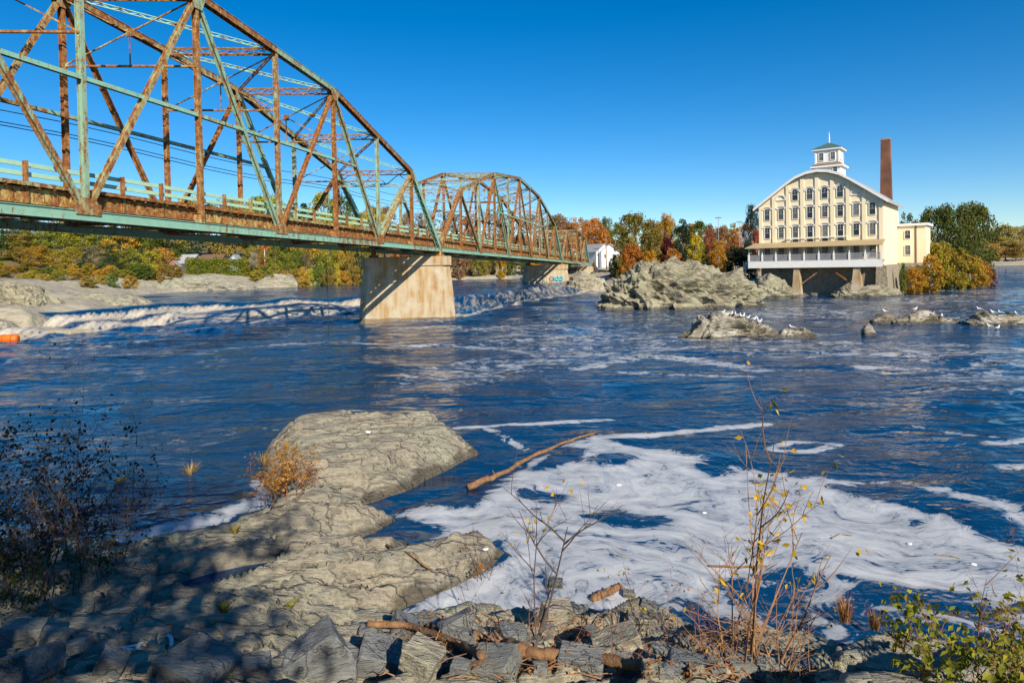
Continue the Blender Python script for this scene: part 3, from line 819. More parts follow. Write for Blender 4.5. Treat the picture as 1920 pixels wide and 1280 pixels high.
# graffiti on the second pier (flat paint on its face)
def graffiti():
    ax = (NL * TW + E * SKEW); ax.z = 0; ax.normalize(); pr = Vector((-ax.y, ax.x, 0))
    if pr.y > 0: pr = -pr
    root = empty('graffiti', under(P2 + axm) + pr * 2.0, 'blue and black spray paint letters on the farther pier', 'graffiti')
    mt = simple('cyan_spray_paint', (0.02, 0.42, 0.55), (0.03, 0.30, 0.45), 4, 0.6, 0)
    mk = simple('black_spray_paint', (0.03, 0.03, 0.03), (0.10, 0.12, 0.10), 4, 0.6, 0)
    mw = simple('pale_spray_paint', (0.45, 0.52, 0.60), (0.35, 0.40, 0.5), 4, 0.6, 0)
    rt = -ax if (-ax).x > 0 else ax
    def stroke(pts, m, w=0.14):
        mb = MB()
        for a, b in zip(pts[:-1], pts[1:]):
            pa = rt * a[0] + UPZ * (a[1]) - pr * (0.30 * (a[1] - 3.5) / 3.0); pb = rt * b[0] + UPZ * b[1] - pr * (0.30 * (b[1] - 3.5) / 3.0)
            mb.bar(pa, pb, w, 0.012, pr)
        mb.build('letter', m, root)
    def arc(cx, cz, r, a0, a1, n=8): return [(cx + r * math.cos(math.radians(a0 + (a1 - a0) * i / n)), cz + r * 1.1 * math.sin(math.radians(a0 + (a1 - a0) * i / n))) for i in range(n + 1)]
    zc = 3.3
    stroke(arc(1.5, zc, 0.55, 40, 320), mk); stroke([(1.55, zc - 0.1), (2.0, zc - 0.1)], mk)
    stroke([(2.3, zc - 0.55), (2.3, zc + 0.6)], mt, 0.3); stroke(arc(3.1, zc, 0.48, 0, 360), mt, 0.28); stroke(arc(4.1, zc, 0.45, 0, 360), mt, 0.30); stroke([(4.6, zc - 0.5), (4.6, zc + 0.6)], mt, 0.3)
    for i in range(6):
        x = -2.9 + i * 0.62
        stroke([(x, zc - 0.9), (x + 0.1, zc - 0.1), (x + 0.35, zc - 0.8)], mw if i % 3 else mk, 0.12)
graffiti()
# cables strung past the upstream side, and a thin line hanging into the river
mcab = simple('cable_black', (0.03, 0.03, 0.035), None, 2, 0.6, 0)
def cable(u0, v0, u1, v1, off, label):
    def on(u, v):                        # point on the vertical plane running beside the bridge
        d = ray(u, v); n = Vector((NL.x, NL.y, 0)); q = BK0 + NL * off
        t = n.dot(q - Vector((0, 0, CAM_H))) / n.dot(d)
        return Vector((0, 0, CAM_H)) + d * t
    a, b = on(u0, v0), on(u1, v1)
    a = a + (a - b) * 0.6; b2 = b + (b - a) * 0.30
    pts = []
    for i in range(25):
        f = i / 24; p = a.lerp(b2, f); p.z -= 0.5 * math.sin(math.pi * f * 3) ** 2
        pts.append(p)
    base = pts[0].copy()
    o = MB().tube([p - base for p in pts], [0.035] * 25, 4).build('overhead_cable', mcab, None, base)
    tag(o, label, 'cable', 'cables along the bridge')
cable(0, 232, 700, 372, 13.0, 'lowest thin black cable strung beside the upstream truss')
cable(0, 226, 700, 366, 13.4, 'middle thin black cable strung beside the upstream truss')
cable(0, 204, 700, 352, 13.2, 'topmost thin black cable strung beside the upstream truss')
h0 = W(616, 628); h1 = D(611, 478, h0.y)
mb = MB().tube([Vector((0, 0, -0.4)), (h1 - h0) * 0.5 + Vector((0.08, 0, 0)), h1 - h0], [0.035, 0.03, 0.03], 4)
tag(mb.build('hanging_line', mcab, None, h0), 'thin dark line hanging from the near span into the river', 'line')
# ================================================================ MILL
MAT['cream'] = simple('cream_painted_brick', (0.84, 0.71, 0.49), (0.80, 0.66, 0.44), 0.6, 0.8, 0.15, 8, 0.02)
MAT['white'] = simple('white_paint', (0.78, 0.77, 0.74), (0.70, 0.69, 0.66), 1.5, 0.6, 0.05)
MAT['roofgrey'] = simple('grey_roofing', (0.40, 0.40, 0.40), (0.30, 0.30, 0.31), 0.8, 0.7)
MAT['copper'] = simple('green_copper_roof', (0.09, 0.17, 0.15), (0.06, 0.11, 0.10), 1.5, 0.6)
MAT['brownroof'] = simple('brown_shingles', (0.20, 0.11, 0.07), (0.15, 0.09, 0.06), 2, 0.8)
MAT['tan'] = simple('tan_porch_roof', (0.46, 0.35, 0.19), (0.40, 0.30, 0.16), 1.0, 0.8)
MAT['greywood'] = simple('grey_weathered_wood', (0.34, 0.34, 0.36), (0.26, 0.26, 0.28), 2, 0.8)
MAT['stone'] = simple('fieldstone_wall', (0.36, 0.31, 0.22), (0.20, 0.17, 0.13), 1.6, 0.9, 0.9, 2.2, 0.25)
def glassmat():
    m, nt, bs = newmat('window_glass')
    oi = nt.nodes.new('ShaderNodeObjectInfo')
    r = ramp(nt, oi.outputs['Random'], [(0.0, (0.015, 0.02, 0.022)), (0.55, (0.03, 0.036, 0.04)), (0.75, (0.10, 0.10, 0.09)), (1.0, (0.20, 0.19, 0.17))])
    nt.links.new(r.outputs[0], bs.inputs['Base Color']); bs.inputs['Roughness'].default_value = 0.08
    return m
MAT['glass'] = glassmat()
def brickmat():
    m, nt, bs = newmat('chimney_brick')
    b = nt.nodes.new('ShaderNodeTexBrick'); b.inputs['Scale'].default_value = 3.2
    b.inputs['Color1'].default_value = (0.21, 0.085, 0.05, 1); b.inputs['Color2'].default_value = (0.14, 0.06, 0.038, 1); b.inputs['Mortar'].default_value = (0.20, 0.13, 0.09, 1)
    co = objc(nt); x = nt.nodes.new('ShaderNodeSeparateXYZ'); nt.links.new(co, x.inputs[0])
    c = nt.nodes.new('ShaderNodeCombineXYZ'); nt.links.new(math_(nt, 'ADD', x.outputs[0], x.outputs[1]), c.inputs[0]); nt.links.new(x.outputs[2], c.inputs[1])
    nt.links.new(c.outputs[0], b.inputs['Vector'])
    nz = ramp(nt, noise(nt, co, 0.35, 4), [(0.35, (0.55, 0.5, 0.5)), (0.65, (1.25, 1.1, 1.0))])
    nt.links.new(mixc(nt, 1.0, b.outputs[0], nz.outputs[0], 'MULTIPLY'), bs.inputs['Base Color'])
    bs.inputs['Roughness'].default_value = 0.9
    return m
MAT['brick'] = brickmat()
MILL = Vector((71.6, 123.0, 0)); MROT = math.radians(-38)
mill = empty('mill_building', MILL, 'large cream mill with arched roofline, cupola and long porch over the river', 'building', rz=MROT)
MW, MD_, MB0 = 23.4, 20.0, 6.0
PROF = [(0, 18.5), (5.6, 22.7), (7.6, 24.0), (9.7, 24.75), (11.7, 25.0), (13.7, 24.75), (15.8, 24.0), (17.8, 22.7), (23.4, 18.5)]
def roofz(w): return float(np.interp(w, [p[0] for p in PROF], [p[1] for p in PROF]))
def xzprism(pts, y0, y1):
    mb = MB(); k = len(pts)
    mb.v += [(x, y0, z) for x, z in pts] + [(x, y1, z) for x, z in pts]
    mb.f.append(tuple(range(k))); mb.f.append(tuple(k + i for i in reversed(range(k))))
    for i in range(k):
        j = (i + 1) % k
        mb.f.append((j, i, k + i, k + j))
    return mb
xzprism([(-MW, MB0), (0, MB0)] + [(-w, z) for w, z in PROF], 0, MD_).build('wall', MAT['cream'], mill)
outer = [(-w * 1.0 + (0.9 if w == 0 else -0.9 if w == MW else 0), z + (0.45 if 0 < w < MW else -0.15)) for w, z in PROF]
inner = [(x, z - 0.42) for x, z in outer]
rf = xzprism(list(reversed(inner)) + outer, -0.9, MD_ + 0.6).build('roof', MAT['roofgrey'], mill)
xzprism([(x, z - 0.05) for x, z in reversed(inner)] + [(x, z + 0.06) for x, z in outer], -1.02, -0.90).build('bargeboard', MAT['white'], rf)
BAYS = [-21.65 + 2.816 * i for i in range(8)]
edges = [-MW + 0.45] + [(a + b) / 2 for a, b in zip(BAYS[:-1], BAYS[1:])] + [-0.45]
for x in edges:
    MB().box(x - 0.36, x + 0.36, -0.22, 0.0, MB0 + 0.2, roofz(-x) - 0.35).build('pilaster', MAT['cream'], mill)
for y in ():
    MB().box(0, 0.16, y - 0.4, y + 0.4, MB0 + 0.2, 17.9).build('pilaster', MAT['cream'], mill)
WCACHE = {}
def window(parent, x, y, z, w, h, arched=False, hood=True, axis='x', muntins=True):
    """pane > white frame, curved hood, glazing bars. z is the centre"""
    key = (w, h, arched, hood, muntins)
    if key not in WCACHE:
        n = 10
        def outline(ww, hh, rise):
            pts = [(-ww / 2, -hh / 2), (ww / 2, -hh / 2)]
            if rise > 0:
                for i in range(n + 1):
                    a = math.pi * i / n
                    pts.append((ww / 2 * math.cos(a), hh / 2 - rise + rise * math.sin(a)))
            else: pts += [(ww / 2, hh / 2), (-ww / 2, hh / 2)]
            return pts
        rise = w / 2 if arched else 0.12
        pane = xzprism(outline(w, h, rise), -0.05, -0.01).mesh('pane')
        fo, fi = outline(w + 0.20, h + 0.20, rise + 0.06), outline(w, h, rise)
        mb = MB(); k = len(fo)
        for y0 in (-0.16, -0.005):
            mb.v += [(a, y0, b) for a, b in fo] + [(a, y0, b) for a, b in fi]
        for i in range(k):
            j = (i + 1) % k
            mb.f.append((i, j, k + j, k + i)); mb.f.append((k + i, k + j, 3 * k + j, 3 * k + i)); mb.f.append((j, i, 2 * k + i, 2 * k + j))
        frame = mb.mesh('window_frame')
        hd = None
        if hood:
            mb = MB(); r0 = w / 2 + 0.34
            m = 10
            rs = (w / 2 if arched else 0.22)
            arcp = [(r0 * math.cos(math.pi * i / m), h / 2 - (w / 2 if arched else 0.05) + 0.12 + (rs + 0.18) * math.sin(math.pi * i / m)) for i in range(m + 1)]
            for p, q in zip(arcp[:-1], arcp[1:]):
                mb.bar((p[0], -0.16, p[1]), (q[0], -0.16, q[1]), 0.16, 0.14, Vector((0, 0, 1)) if abs(q[0] - p[0]) > abs(q[1] - p[1]) else Vector((1, 0, 0)))
            for s in (-1, 1): mb.box(s * r0 - 0.14, s * r0 + 0.14, -0.30, -0.01, arcp[0][1] - 0.18, arcp[0][1] + 0.05)
            hd = mb.mesh('hood')
        mb = MB()
        mb.box(-w / 2, w / 2, -0.10, -0.05, -0.05, 0.05); mb.box(-0.03, 0.03, -0.09, -0.05, 0, h / 2 - rise * 0.3); mb.box(-w / 2, w / 2, -0.09, -0.05, h * 0.24, h * 0.24 + 0.05)
        bars = mb.mesh('glazing_bar')
        WCACHE[key] = (pane, frame, hd, bars)
    pane, frame, hd, bars = WCACHE[key]
    o = link('window', pane, MAT['glass'], parent, (x, y, z))
    if axis == 'y': o.rotation_euler = (0, 0, math.pi / 2)
    link('window_frame', frame, MAT['white'], o)
    if hd: link('hood', hd, MAT['white'], o)
    if muntins: link('glazing_bar', bars, MAT['greywood'], o)
    return o
for i, x in enumerate(BAYS):
    window(mill, x, 0, 17.0, 1.02, 2.3)
    window(mill, x, 0, 13.1, 1.02, 2.3)
    window(mill, x, 0, 8.9, 1.15, 2.7, hood=False)
    if 2 <= i <= 5:
        window(mill, x, 0, 20.8, 1.10, 2.3, arched=True)
        window(mill, x, 0, 11.15, 1.15, 0.95, hood=False, muntins=False)
for x in (BAYS[1], BAYS[6]):
    mb = MB(); pr = [(0.95 * math.cos(math.pi * i / 12), 0.95 * math.sin(math.pi * i / 12)) for i in range(13)]
    for p, q in zip(pr[:-1], pr[1:]): mb.bar((x + p[0], -0.12, 20.0 + p[1]), (x + q[0], -0.12, 20.0 + q[1]), 0.24, 0.22, Vector((0, 1, 0)))
    mb.box(x - 1.0, x + 1.0, -0.2, 0, 19.8, 19.98); mb.build('blind_arch', MAT['white'], mill)
MB().tube([(BAYS[1] + 0.9, -0.1, 11.4), (BAYS[1] + 1.0, -0.5, 11.75), (BAYS[5] + 1.2, -0.5, 11.85), (BAYS[5] + 1.4, -0.5, 11.0)], [0.10] * 4, 6).build('vent_pipe', MAT['white'], mill)
# porch
pw0, pw1 = -24.7, 0.15
MB().box(pw0, pw1, -3.3, -0.02, 6.95, 7.12).build('porch_floor', MAT['greywood'], mill)
MB().box(pw0, pw1, -3.42, -3.30, 5.75, 7.16).build('porch_fascia', MAT['white'], mill)
MB().box(pw0, pw0 + 0.12, -3.3, -0.3, 5.75, 7.10).build('porch_fascia', MAT['white'], mill)
mb = MB(); mb.quadbox([(pw0 - 0.5, -4.0, 9.85), (pw1 + 0.1, -4.0, 9.85), (pw1 + 0.1, -0.24, 10.85), (pw0 + 0.6, -0.24, 10.85), (pw0 - 0.5, -4.0, 10.0), (pw1 + 0.1, -4.0, 10.0), (pw1 + 0.1, -0.24, 11.02), (pw0 + 0.6, -0.24, 11.02)])
mb.build('porch_roof', MAT['tan'], mill)
NB = 9; bw = (pw1 - pw0 - 0.3) / NB
panel = None
for i in range(NB + 1):
    x = pw0 + 0.15 + bw * i
    MB().box(x - 0.07, x + 0.07, -3.26, -3.12, 7.12, 9.92).build('porch_post', MAT['white'], mill)
    MB().box(x - 0.16, x + 0.16, -3.46, -3.14, 7.165, 8.55).build('newel', MAT['white'], mill)
    if i < NB:
        if panel is None:
            mb = MB(); mb.box(0.2, bw - 0.2, -0.06, 0.06, 1.22, 1.34); mb.box(0.2, bw - 0.2, -0.05, 0.05, 0.10, 0.2)
            n = 17
            for j in range(n):
                xx = 0.28 + (bw - 0.56) * j / (n - 1); mb.box(xx - 0.035, xx + 0.035, -0.03, 0.03, 0.2, 1.22)
            panel = mb.mesh('railing_panel')
        link('railing_panel', panel, MAT['greywood'], mill, (x, -3.25, 7.14))
for k, px_ in enumerate((1494, 1607)):
    # concrete legs under the porch edge
    dd = ray(px_, 530); th = Vector((math.cos(MROT), math.sin(MROT), 0)); bk = Vector((-math.sin(MROT), math.cos(MROT), 0))
    best = min((abs((MILL + th * x + bk * -2.6).x / (MILL + th * x + bk * -2.6).y - dd.x / dd.y), x) for x in np.arange(-24, 0, 0.1))[1]
    mb = MB(); zt, zb = 5.7, (-1.0 if k == 0 else 0.9)
    mb.quadbox([(best - 1.0, -3.3, zb), (best + 1.0, -3.3, zb), (best + 1.0, -1.6, zb), (best - 1.0, -1.6, zb), (best - 0.5, -3.0, zt), (best + 0.5, -3.0, zt), (best + 0.5, -1.9, zt), (best - 0.5, -1.9, zt)])
    mb.build('porch_leg', MAT['concrete'], mill)
    sx = 1 if k == 0 else -1
    MB().bar((best + sx * 0.8, -2.4, 2.4), (best + sx * 4.6, -2.4, 5.4), 0.22, 0.22).build('brace', MAT['steel_rust'], mill)
    if k == 0: x_a = best
    else: x_b = best
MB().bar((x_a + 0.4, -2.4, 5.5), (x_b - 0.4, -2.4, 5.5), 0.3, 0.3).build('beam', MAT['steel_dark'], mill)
# left porch steps
mb = MB()
for i in range(4): mb.box(-25.8 - 0.02 * i, -24.75, -2.6 + 0.0, -1.2, 6.6 - 0.35 * i, 6.7 - 0.35 * i)
for y in (-2.6, -1.2): mb.bar((-25.9, y, 5.4), (-24.8, y, 8.0), 0.08, 0.10); mb.box(-25.95, -25.85, y - 0.05, y + 0.05, 4.6, 7.2)
mb.build('porch_steps', MAT['white'], mill)
# cupola
cu = MB().box(-13.6, -8.4, 5.2, 10.4, 23.6, 27.3).build('cupola', MAT['white'], mill)
MB().box(-13.3, -8.7, 5.5, 10.1, 27.3, 30.1).build('belfry_wall', MAT['white'], cu)
def hip(x0, x1, y0, y1, z0, z1, inset, name, m, par):
    mb = MB(); mb.quadbox([(x0, y0, z0), (x1, y0, z0), (x1, y1, z0), (x0, y1, z0), (x0 + inset, y0 + inset, z1), (x1 - inset, y0 + inset, z1), (x1 - inset, y1 - inset, z1), (x0 + inset, y1 - inset, z1)])
    return mb.build(name, m, par)
MB().box(-14.1, -7.9, 4.7, 10.9, 26.5, 26.85).build('cornice', MAT['white'], cu)
hip(-14.0, -8.0, 4.8, 10.8, 26.85, 27.6, 0.75, 'skirt_roof', MAT['brownroof'], cu)
MB().box(-13.8, -8.2, 5.0, 10.6, 30.1, 30.45).build('cornice', MAT['white'], cu)
hip(-13.9, -8.1, 4.9, 10.7, 30.45, 31.9, 2.75, 'cupola_roof', MAT['copper'], cu)
mb = MB().tube([(-11, 7.8, 31.85), (-11, 7.8, 33.4), (-11, 7.8, 34.3)], [0.14, 0.10, 0.02], 6); mb.build('finial', MAT['white'], cu)
for s in (-1, 1):
    for x in (-13.2, -8.8): MB().box(x - 0.14, x + 0.14, 5.34, 5.5, 27.4, 30.1).build('corner_board', MAT['white'], cu) if s > 0 else None
for x in (-12.1, -9.9): window(cu, x, 5.49, 28.8, 0.85, 1.55, hood=False)
for y in (6.7, 8.9): window(cu, -8.69, y, 28.8, 0.85, 1.55, hood=False, axis='y')
window(cu, -9.4, 5.19, 25.9, 0.8, 0.9, hood=False)
# chimney
chp = Vector((85.6, 146.0, 6.0))
ch = empty('brick_chimney', chp, 'tall tapering red brick chimney behind the cream mill', 'chimney', rz=MROT)
mb = MB(); mb.quadbox([(-1.35, -1.35, 0), (1.35, -1.35, 0), (1.35, 1.35, 0), (-1.35, 1.35, 0), (-0.9, -0.9, 28), (0.9, -0.9, 28), (0.9, 0.9, 28), (-0.9, 0.9, 28)]); mb.build('stack', MAT['brick'], ch)
MB().box(-0.98, 0.98, -0.98, 0.98, 28, 28.35).build('cap', MAT['stone'], ch)
# annex with its own base
an = empty('mill_annex', MILL, 'small flat-roofed cream annex at the back right corner of the mill', 'building', rz=MROT)
MB().box(0.02, 5.2, 18.0, 27, 6.2, 14.0).build('wall', MAT['cream'], an)
MB().box(-0.0, 5.7, 17.5, 27.4, 14.0, 14.5).build('cornice', MAT['white'], an)
MB().box(3.2, 3.5, 17.9, 18.0, 6.2, 14.0).build('downpipe', MAT['brownroof'], an)
window(an, 1.9, 17.99, 12.2, 0.95, 1.7, hood=False); window(an, 1.9, 17.99, 8.9, 0.95, 2.0, hood=False)
fd_ = empty('stone_foundation', MILL, 'rubble stone foundation wall under the mill and its porch', 'wall', rz=MROT)
MB().box(-MW, -0.05, 1.2, MD_, -1.5, 5.98).build('footing', MAT['stone'], fd_)
mb = MB(); mb.quadbox([(-1.6, -0.4, -1.5), (0.9, -0.4, -1.5), (0.9, MD_, -1.5), (-1.6, MD_, -1.5), (-1.4, 0.02, 5.97), (0.3, 0.02, 5.97), (0.3, MD_, 5.97), (-1.4, MD_, 5.97)]); mb.build('corner_footing', MAT['stone'], fd_)
mb = MB(); mb.quadbox([(0.9, 16.5, -1.5), (6.0, 16.5, -1.5), (6.0, 27, -1.5), (0.9, 27, -1.5), (0.3, 17.6, 6.19), (5.5, 17.6, 6.19), (5.5, 27, 6.19), (0.3, 27, 6.19)]); mb.build('annex_footing', MAT['stone'], fd_)

# ================================================================ HOUSES, HEDGE, POLES
def house(name, label, u, v, y, w, dep, hw, hr, wallm, roofm, rot, grp=None, wins=2):
    b = D(u, v, y); g = b.z
    r = empty(name, (b.x, b.y, g), label, 'house', grp, rz=rot)
    xzprism([(-w / 2, -3), (w / 2, -3), (w / 2, hw), (0, hw + hr), (-w / 2, hw)], -dep / 2, dep / 2).build('wall', wallm, r)
    t = 0.25; ov = 0.45
    for s in (-1, 1):
        sl = hr / (w / 2)
        x0, z0 = s * (w / 2 + ov), hw - ov * sl
        mb = MB(); y0, y1 = -dep / 2 - ov, dep / 2 + ov
        mb.quadbox([(0, y0, hw + hr + 0.02), (x0, y0, z0 + 0.02), (x0, y1, z0 + 0.02), (0, y1, hw + hr + 0.02), (0, y0, hw + hr + t), (x0, y0, z0 + t), (x0, y1, z0 + t), (0, y1, hw + hr + t)])
        mb.build('roof', roofm, r)
    for i in range(wins):
        window(r, (i - (wins - 1) / 2) * w / (wins + 0.3), -dep / 2, hw * 0.55, 0.8, 1.2, hood=False)
    return r
MAT['redwall'] = simple('salmon_red_siding', (0.42, 0.16, 0.10), None, 2, 0.8)
MAT['bluewall'] = simple('pale_blue_siding', (0.42, 0.55, 0.66), None, 2, 0.8)
MAT['darkwall'] = simple('dark_siding', (0.10, 0.10, 0.11), None, 2, 0.8)
house('shed', 'small salmon red gabled shed at the left end of the hedge', 328, 509, 196, 3.0, 3, 1.7, 1.4, MAT['redwall'], MAT['roofgrey'], 0.25, wins=1)
house('house', 'grey-roofed house half hidden behind the hedge left end', 355, 503, 232, 4.2, 6.5, 2.2, 2.6, MAT['darkwall'], MAT['roofgrey'], 1.35, wins=1)
house('house', 'dark low house in tree shade behind the middle of the hedge', 402, 498, 240, 5, 9, 2.2, 1.8, MAT['darkwall'], MAT['brownroof'], 1.4, wins=1)
house('cottage', 'small pale blue gabled cottage behind the hedge', 443, 499, 228, 3.1, 5, 2.2, 1.8, MAT['bluewall'], MAT['roofgrey'], 0.1, wins=1)
house('house', 'white gabled house with grey roof beside the far bridge end', 1118, 487, 262, 8, 11, 3.2, 3.0, MAT['white'], MAT['roofgrey'], 0.5)
house('house', 'white gabled house half hidden by the big olive tree', 1146, 488, 258, 8, 10, 3.2, 3.2, MAT['white'], MAT['roofgrey'], -0.25)
house('house', 'white house end peeping out left of the mill', 1402, 468, 240, 9, 10, 3.0, 3.6, MAT['white'], MAT['roofgrey'], 0.6)
house('house', 'white house glimpsed through trees behind the pier', 588, 500, 262, 5, 5, 2.6, 2, MAT['white'], MAT['roofgrey'], 0.2)
def leafmat(name, transl=0.35):
    m, nt, bs = newmat(name)
    oi = nt.nodes.new('ShaderNodeObjectInfo'); g = nt.nodes.new('ShaderNodeNewGeometry')
    v = ramp(nt, g.outputs['Random Per Island'], [(0.0, (0.55, 0.55, 0.50)), (0.55, (1.0, 1.0, 1.0)), (1.0, (1.5, 1.35, 1.2))])
    big = ramp(nt, noise(nt, g.outputs['Position'], 0.35, 3), [(0.35, (0.75, 0.85, 0.8)), (0.65, (1.2, 1.05, 1.0))])
    c = mixc(nt, 1.0, mixc(nt, 1.0, oi.outputs['Color'], v.outputs[0], 'MULTIPLY'), big.outputs[0], 'MULTIPLY')
    nt.links.new(c, bs.inputs['Base Color']); bs.inputs['Roughness'].default_value = 0.7; bs.inputs['Specular IOR Level'].default_value = 0.2
    tr = nt.nodes.new('ShaderNodeBsdfTranslucent'); nt.links.new(c, tr.inputs['Color'])
    mx = nt.nodes.new('ShaderNodeMixShader'); mx.inputs[0].default_value = transl
    nt.links.new(bs.outputs[0], mx.inputs[1]); nt.links.new(tr.outputs[0], mx.inputs[2])
    nt.links.new(mx.outputs[0], nt.nodes['Material Output'].inputs['Surface'])
    return m
MAT['leaf'] = leafmat('foliage')
MAT['bark'] = simple('grey_bark', (0.16, 0.13, 0.10), (0.28, 0.24, 0.19), 3, 0.9, 0.4, 12, 0.03)
def leaves(rng, centres, radii, per, size, squash=0.8, mesh='crown'):
    n = len(centres) * per
    c = np.repeat(np.asarray(centres, float), per, 0); r = np.repeat(np.asarray(radii, float), per)
    d = rng.normal(size=(n, 3)); d /= np.linalg.norm(d, axis=1)[:, None]
    rad = r * rng.uniform(0.35, 1.0, n) ** 0.6
    p = c + d * rad[:, None] * np.array([1, 1, squash])
    nrm = d + rng.normal(size=(n, 3)) * 0.7 + np.array([0, 0, 0.25]); nrm /= np.linalg.norm(nrm, axis=1)[:, None]
    a = np.cross(nrm, rng.normal(size=(n, 3))); a /= np.linalg.norm(a, axis=1)[:, None]
    b = np.cross(nrm, a)
    s = size * rng.uniform(0.6, 1.3, n)[:, None]
    V = np.stack([p - a * s, p + b * s * 0.6, p + a * s, p - b * s * 0.6], 1).reshape(-1, 3)
    return V, np.arange(4 * n).reshape(-1, 4)
def crown_broad(seed, nb=60, per=75, size=0.019, spread=0.36, z0=0.25, open_=0.0, rr=(0.065, 0.135)):
    rng = np.random.default_rng(seed); C = []; R = []
    while len(C) < nb:
        z = rng.uniform(z0, 0.96); f = (z - z0) / (1 - z0)
        rm = spread * (math.sin(math.pi * min(0.97, 0.16 + 0.80 * f)) ** 0.7) * rng.uniform(0.75, 1.12)
        a = rng.uniform(0, 2 * math.pi); q = math.sqrt(rng.uniform(0.1, 1)) * rm
        C.append((q * math.cos(a), q * math.sin(a), z)); R.append(rng.uniform(*rr) * (1 - open_ * 0.4))
    V, F = leaves(rng, C, R, per, size)
    mb = MB(); mb.tube([(0, 0, -0.06), (0.006, 0, 0.25), (0.0, 0.01, 0.55), (0.01, 0, 0.85)], [0.022, 0.017, 0.011, 0.003], 6)
    for i in range(0, len(C), 4):
        c = Vector(C[i]); h = max(0.16, c.z - 0.22)
        mb.tube([(0, 0, h), c * 0.5 + Vector((0, 0, h)) * 0.5 + Vector((0, 0, 0.02)), c], [0.010, 0.006, 0.002], 4)
    return fastmesh('crown', V, F, False), mb.mesh('trunk', True)
def crown_conifer(seed, per=26):
    rng = np.random.default_rng(seed); C = []; R = []
    n = 15
    for i in range(n):
        f = i / (n - 1); z = 0.12 + 0.85 * f; rr = 0.25 * (1 - f) ** 0.85 + 0.015
        for k in range(max(3, int(10 * (1 - f)) + 2)):
            a = rng.uniform(0, 6.28)
            for q in (0.45, 0.75, 1.0):
                rq = rr * q * rng.uniform(0.8, 1.1); C.append((rq * math.cos(a), rq * math.sin(a), z - 0.05 * q)); R.append(0.032 + 0.02 * (1 - f))
    V, F = leaves(rng, C, R, per // 2, 0.014, 0.5)
    mb = MB().tube([(0, 0, -0.06), (0, 0, 0.5), (0, 0, 0.98)], [0.018, 0.011, 0.002], 6)
    return fastmesh('crown', V, F, False), mb.mesh('trunk', True)
def crown_bare(seed):
    rng = random.Random(seed); mb = MB(); tips = []
    mb.tube([(0, 0, -0.06), (0.01, 0, 0.3), (0, 0.01, 0.6), (0.01, 0, 0.95)], [0.016, 0.012, 0.007, 0.002], 5)
    tw = MB()
    for i in range(34):
        z = rng.uniform(0.22, 0.85); a = rng.uniform(0, 6.28); ln = rng.uniform(0.14, 0.30) * (1.15 - 0.6 * z)
        e_ = Vector((math.cos(a) * ln, math.sin(a) * ln, z + ln * rng.uniform(0.6, 1.1)))
        mb.tube([(0, 0, z), e_ * 0.55 + Vector((0, 0, z * 0.45 - 0.01)), e_], [0.007, 0.0045, 0.002], 4)
        for j in range(7):
            f = rng.uniform(0.4, 1); s_ = Vector((0, 0, z)).lerp(e_, f)
            q = s_ + Vector((rng.uniform(-1, 1), rng.uniform(-1, 1), rng.uniform(0.2, 1.2))) * 0.075
            tw.tube([s_, q], [0.0028, 0.0012], 3); tips.append(q)
    V, F = leaves(np.random.default_rng(seed), [tuple(t) for t in tips], [0.035] * len(tips), 7, 0.011)
    n0 = len(V)
    V2 = np.array(tw.v); 
    me = bpy.data.meshes.new('crown')
    me.from_pydata([tuple(v) for v in V] + tw.v, [], [tuple(f) for f in F] + [tuple(n0 + i for i in f) for f in tw.f])
    return me, mb.mesh('trunk', True)
KINDS = {'broad': [crown_broad(s, spread=sp, z0=z0) for s, sp, z0 in ((1, 0.36, 0.25), (2, 0.42, 0.18), (3, 0.32, 0.22), (4, 0.40, 0.12))],
         'open': [crown_broad(s, nb=95, per=85, size=0.016, spread=0.45, z0=0.26, open_=0.1) for s in (11, 12)],
         'conifer': [crown_conifer(s) for s in (21, 22, 23)],
         'bare': [crown_bare(s) for s in (31, 32, 33)],
         'bush': [crown_broad(s, nb=75, per=75, size=0.028, spread=0.50, z0=0.0, rr=(0.08, 0.15)) for s in (41, 42, 43)]}
CI = {}
def tree(name, label, x, y, ztop, wid, col, kind, cat='tree', grp=None, zb=None):
    g = gz(x, y) if zb is None else zb
    h = max(ztop - g, 2.0)
    i = CI.get(kind, 0); CI[kind] = i + 1
    cm, tm = KINDS[kind][i % len(KINDS[kind])]
    base_w = {'broad': 0.80, 'open': 0.9, 'conifer': 0.52, 'bare': 0.55, 'bush': 1.05}[kind]
    r = empty(name, (x, y, g), label, cat, grp, rz=random.uniform(0, 6.28))
    s = wid / base_w
    r.scale = (s, s, h)
    c = link('crown', cm, MAT['leaf'], r); t = link('trunk', tm, MAT['bark'], r)
    c.color = (*col, 1)
    return r
def tree_px(name, label, u, vtop, y, wpx, col, kind, cat='tree', grp=None, zb=None):
    p = D(u, vtop, y)
    return tree(name, label, p.x, p.y, p.z, wpx * y / FPX, col, kind, cat, grp, zb)
GREEN, OLIVE, GOLD, YEL, RUST, RED, PINE, BRN, MAR, DKG, PALE = (0.11, 0.15, 0.025), (0.24, 0.20, 0.04), (0.48, 0.27, 0.025), (0.46, 0.36, 0.03), (0.40, 0.18, 0.04), (0.34, 0.09, 0.04), (0.05, 0.11, 0.04), (0.24, 0.16, 0.085), (0.09, 0.015, 0.02), (0.03, 0.05, 0.022), (0.30, 0.26, 0.10)
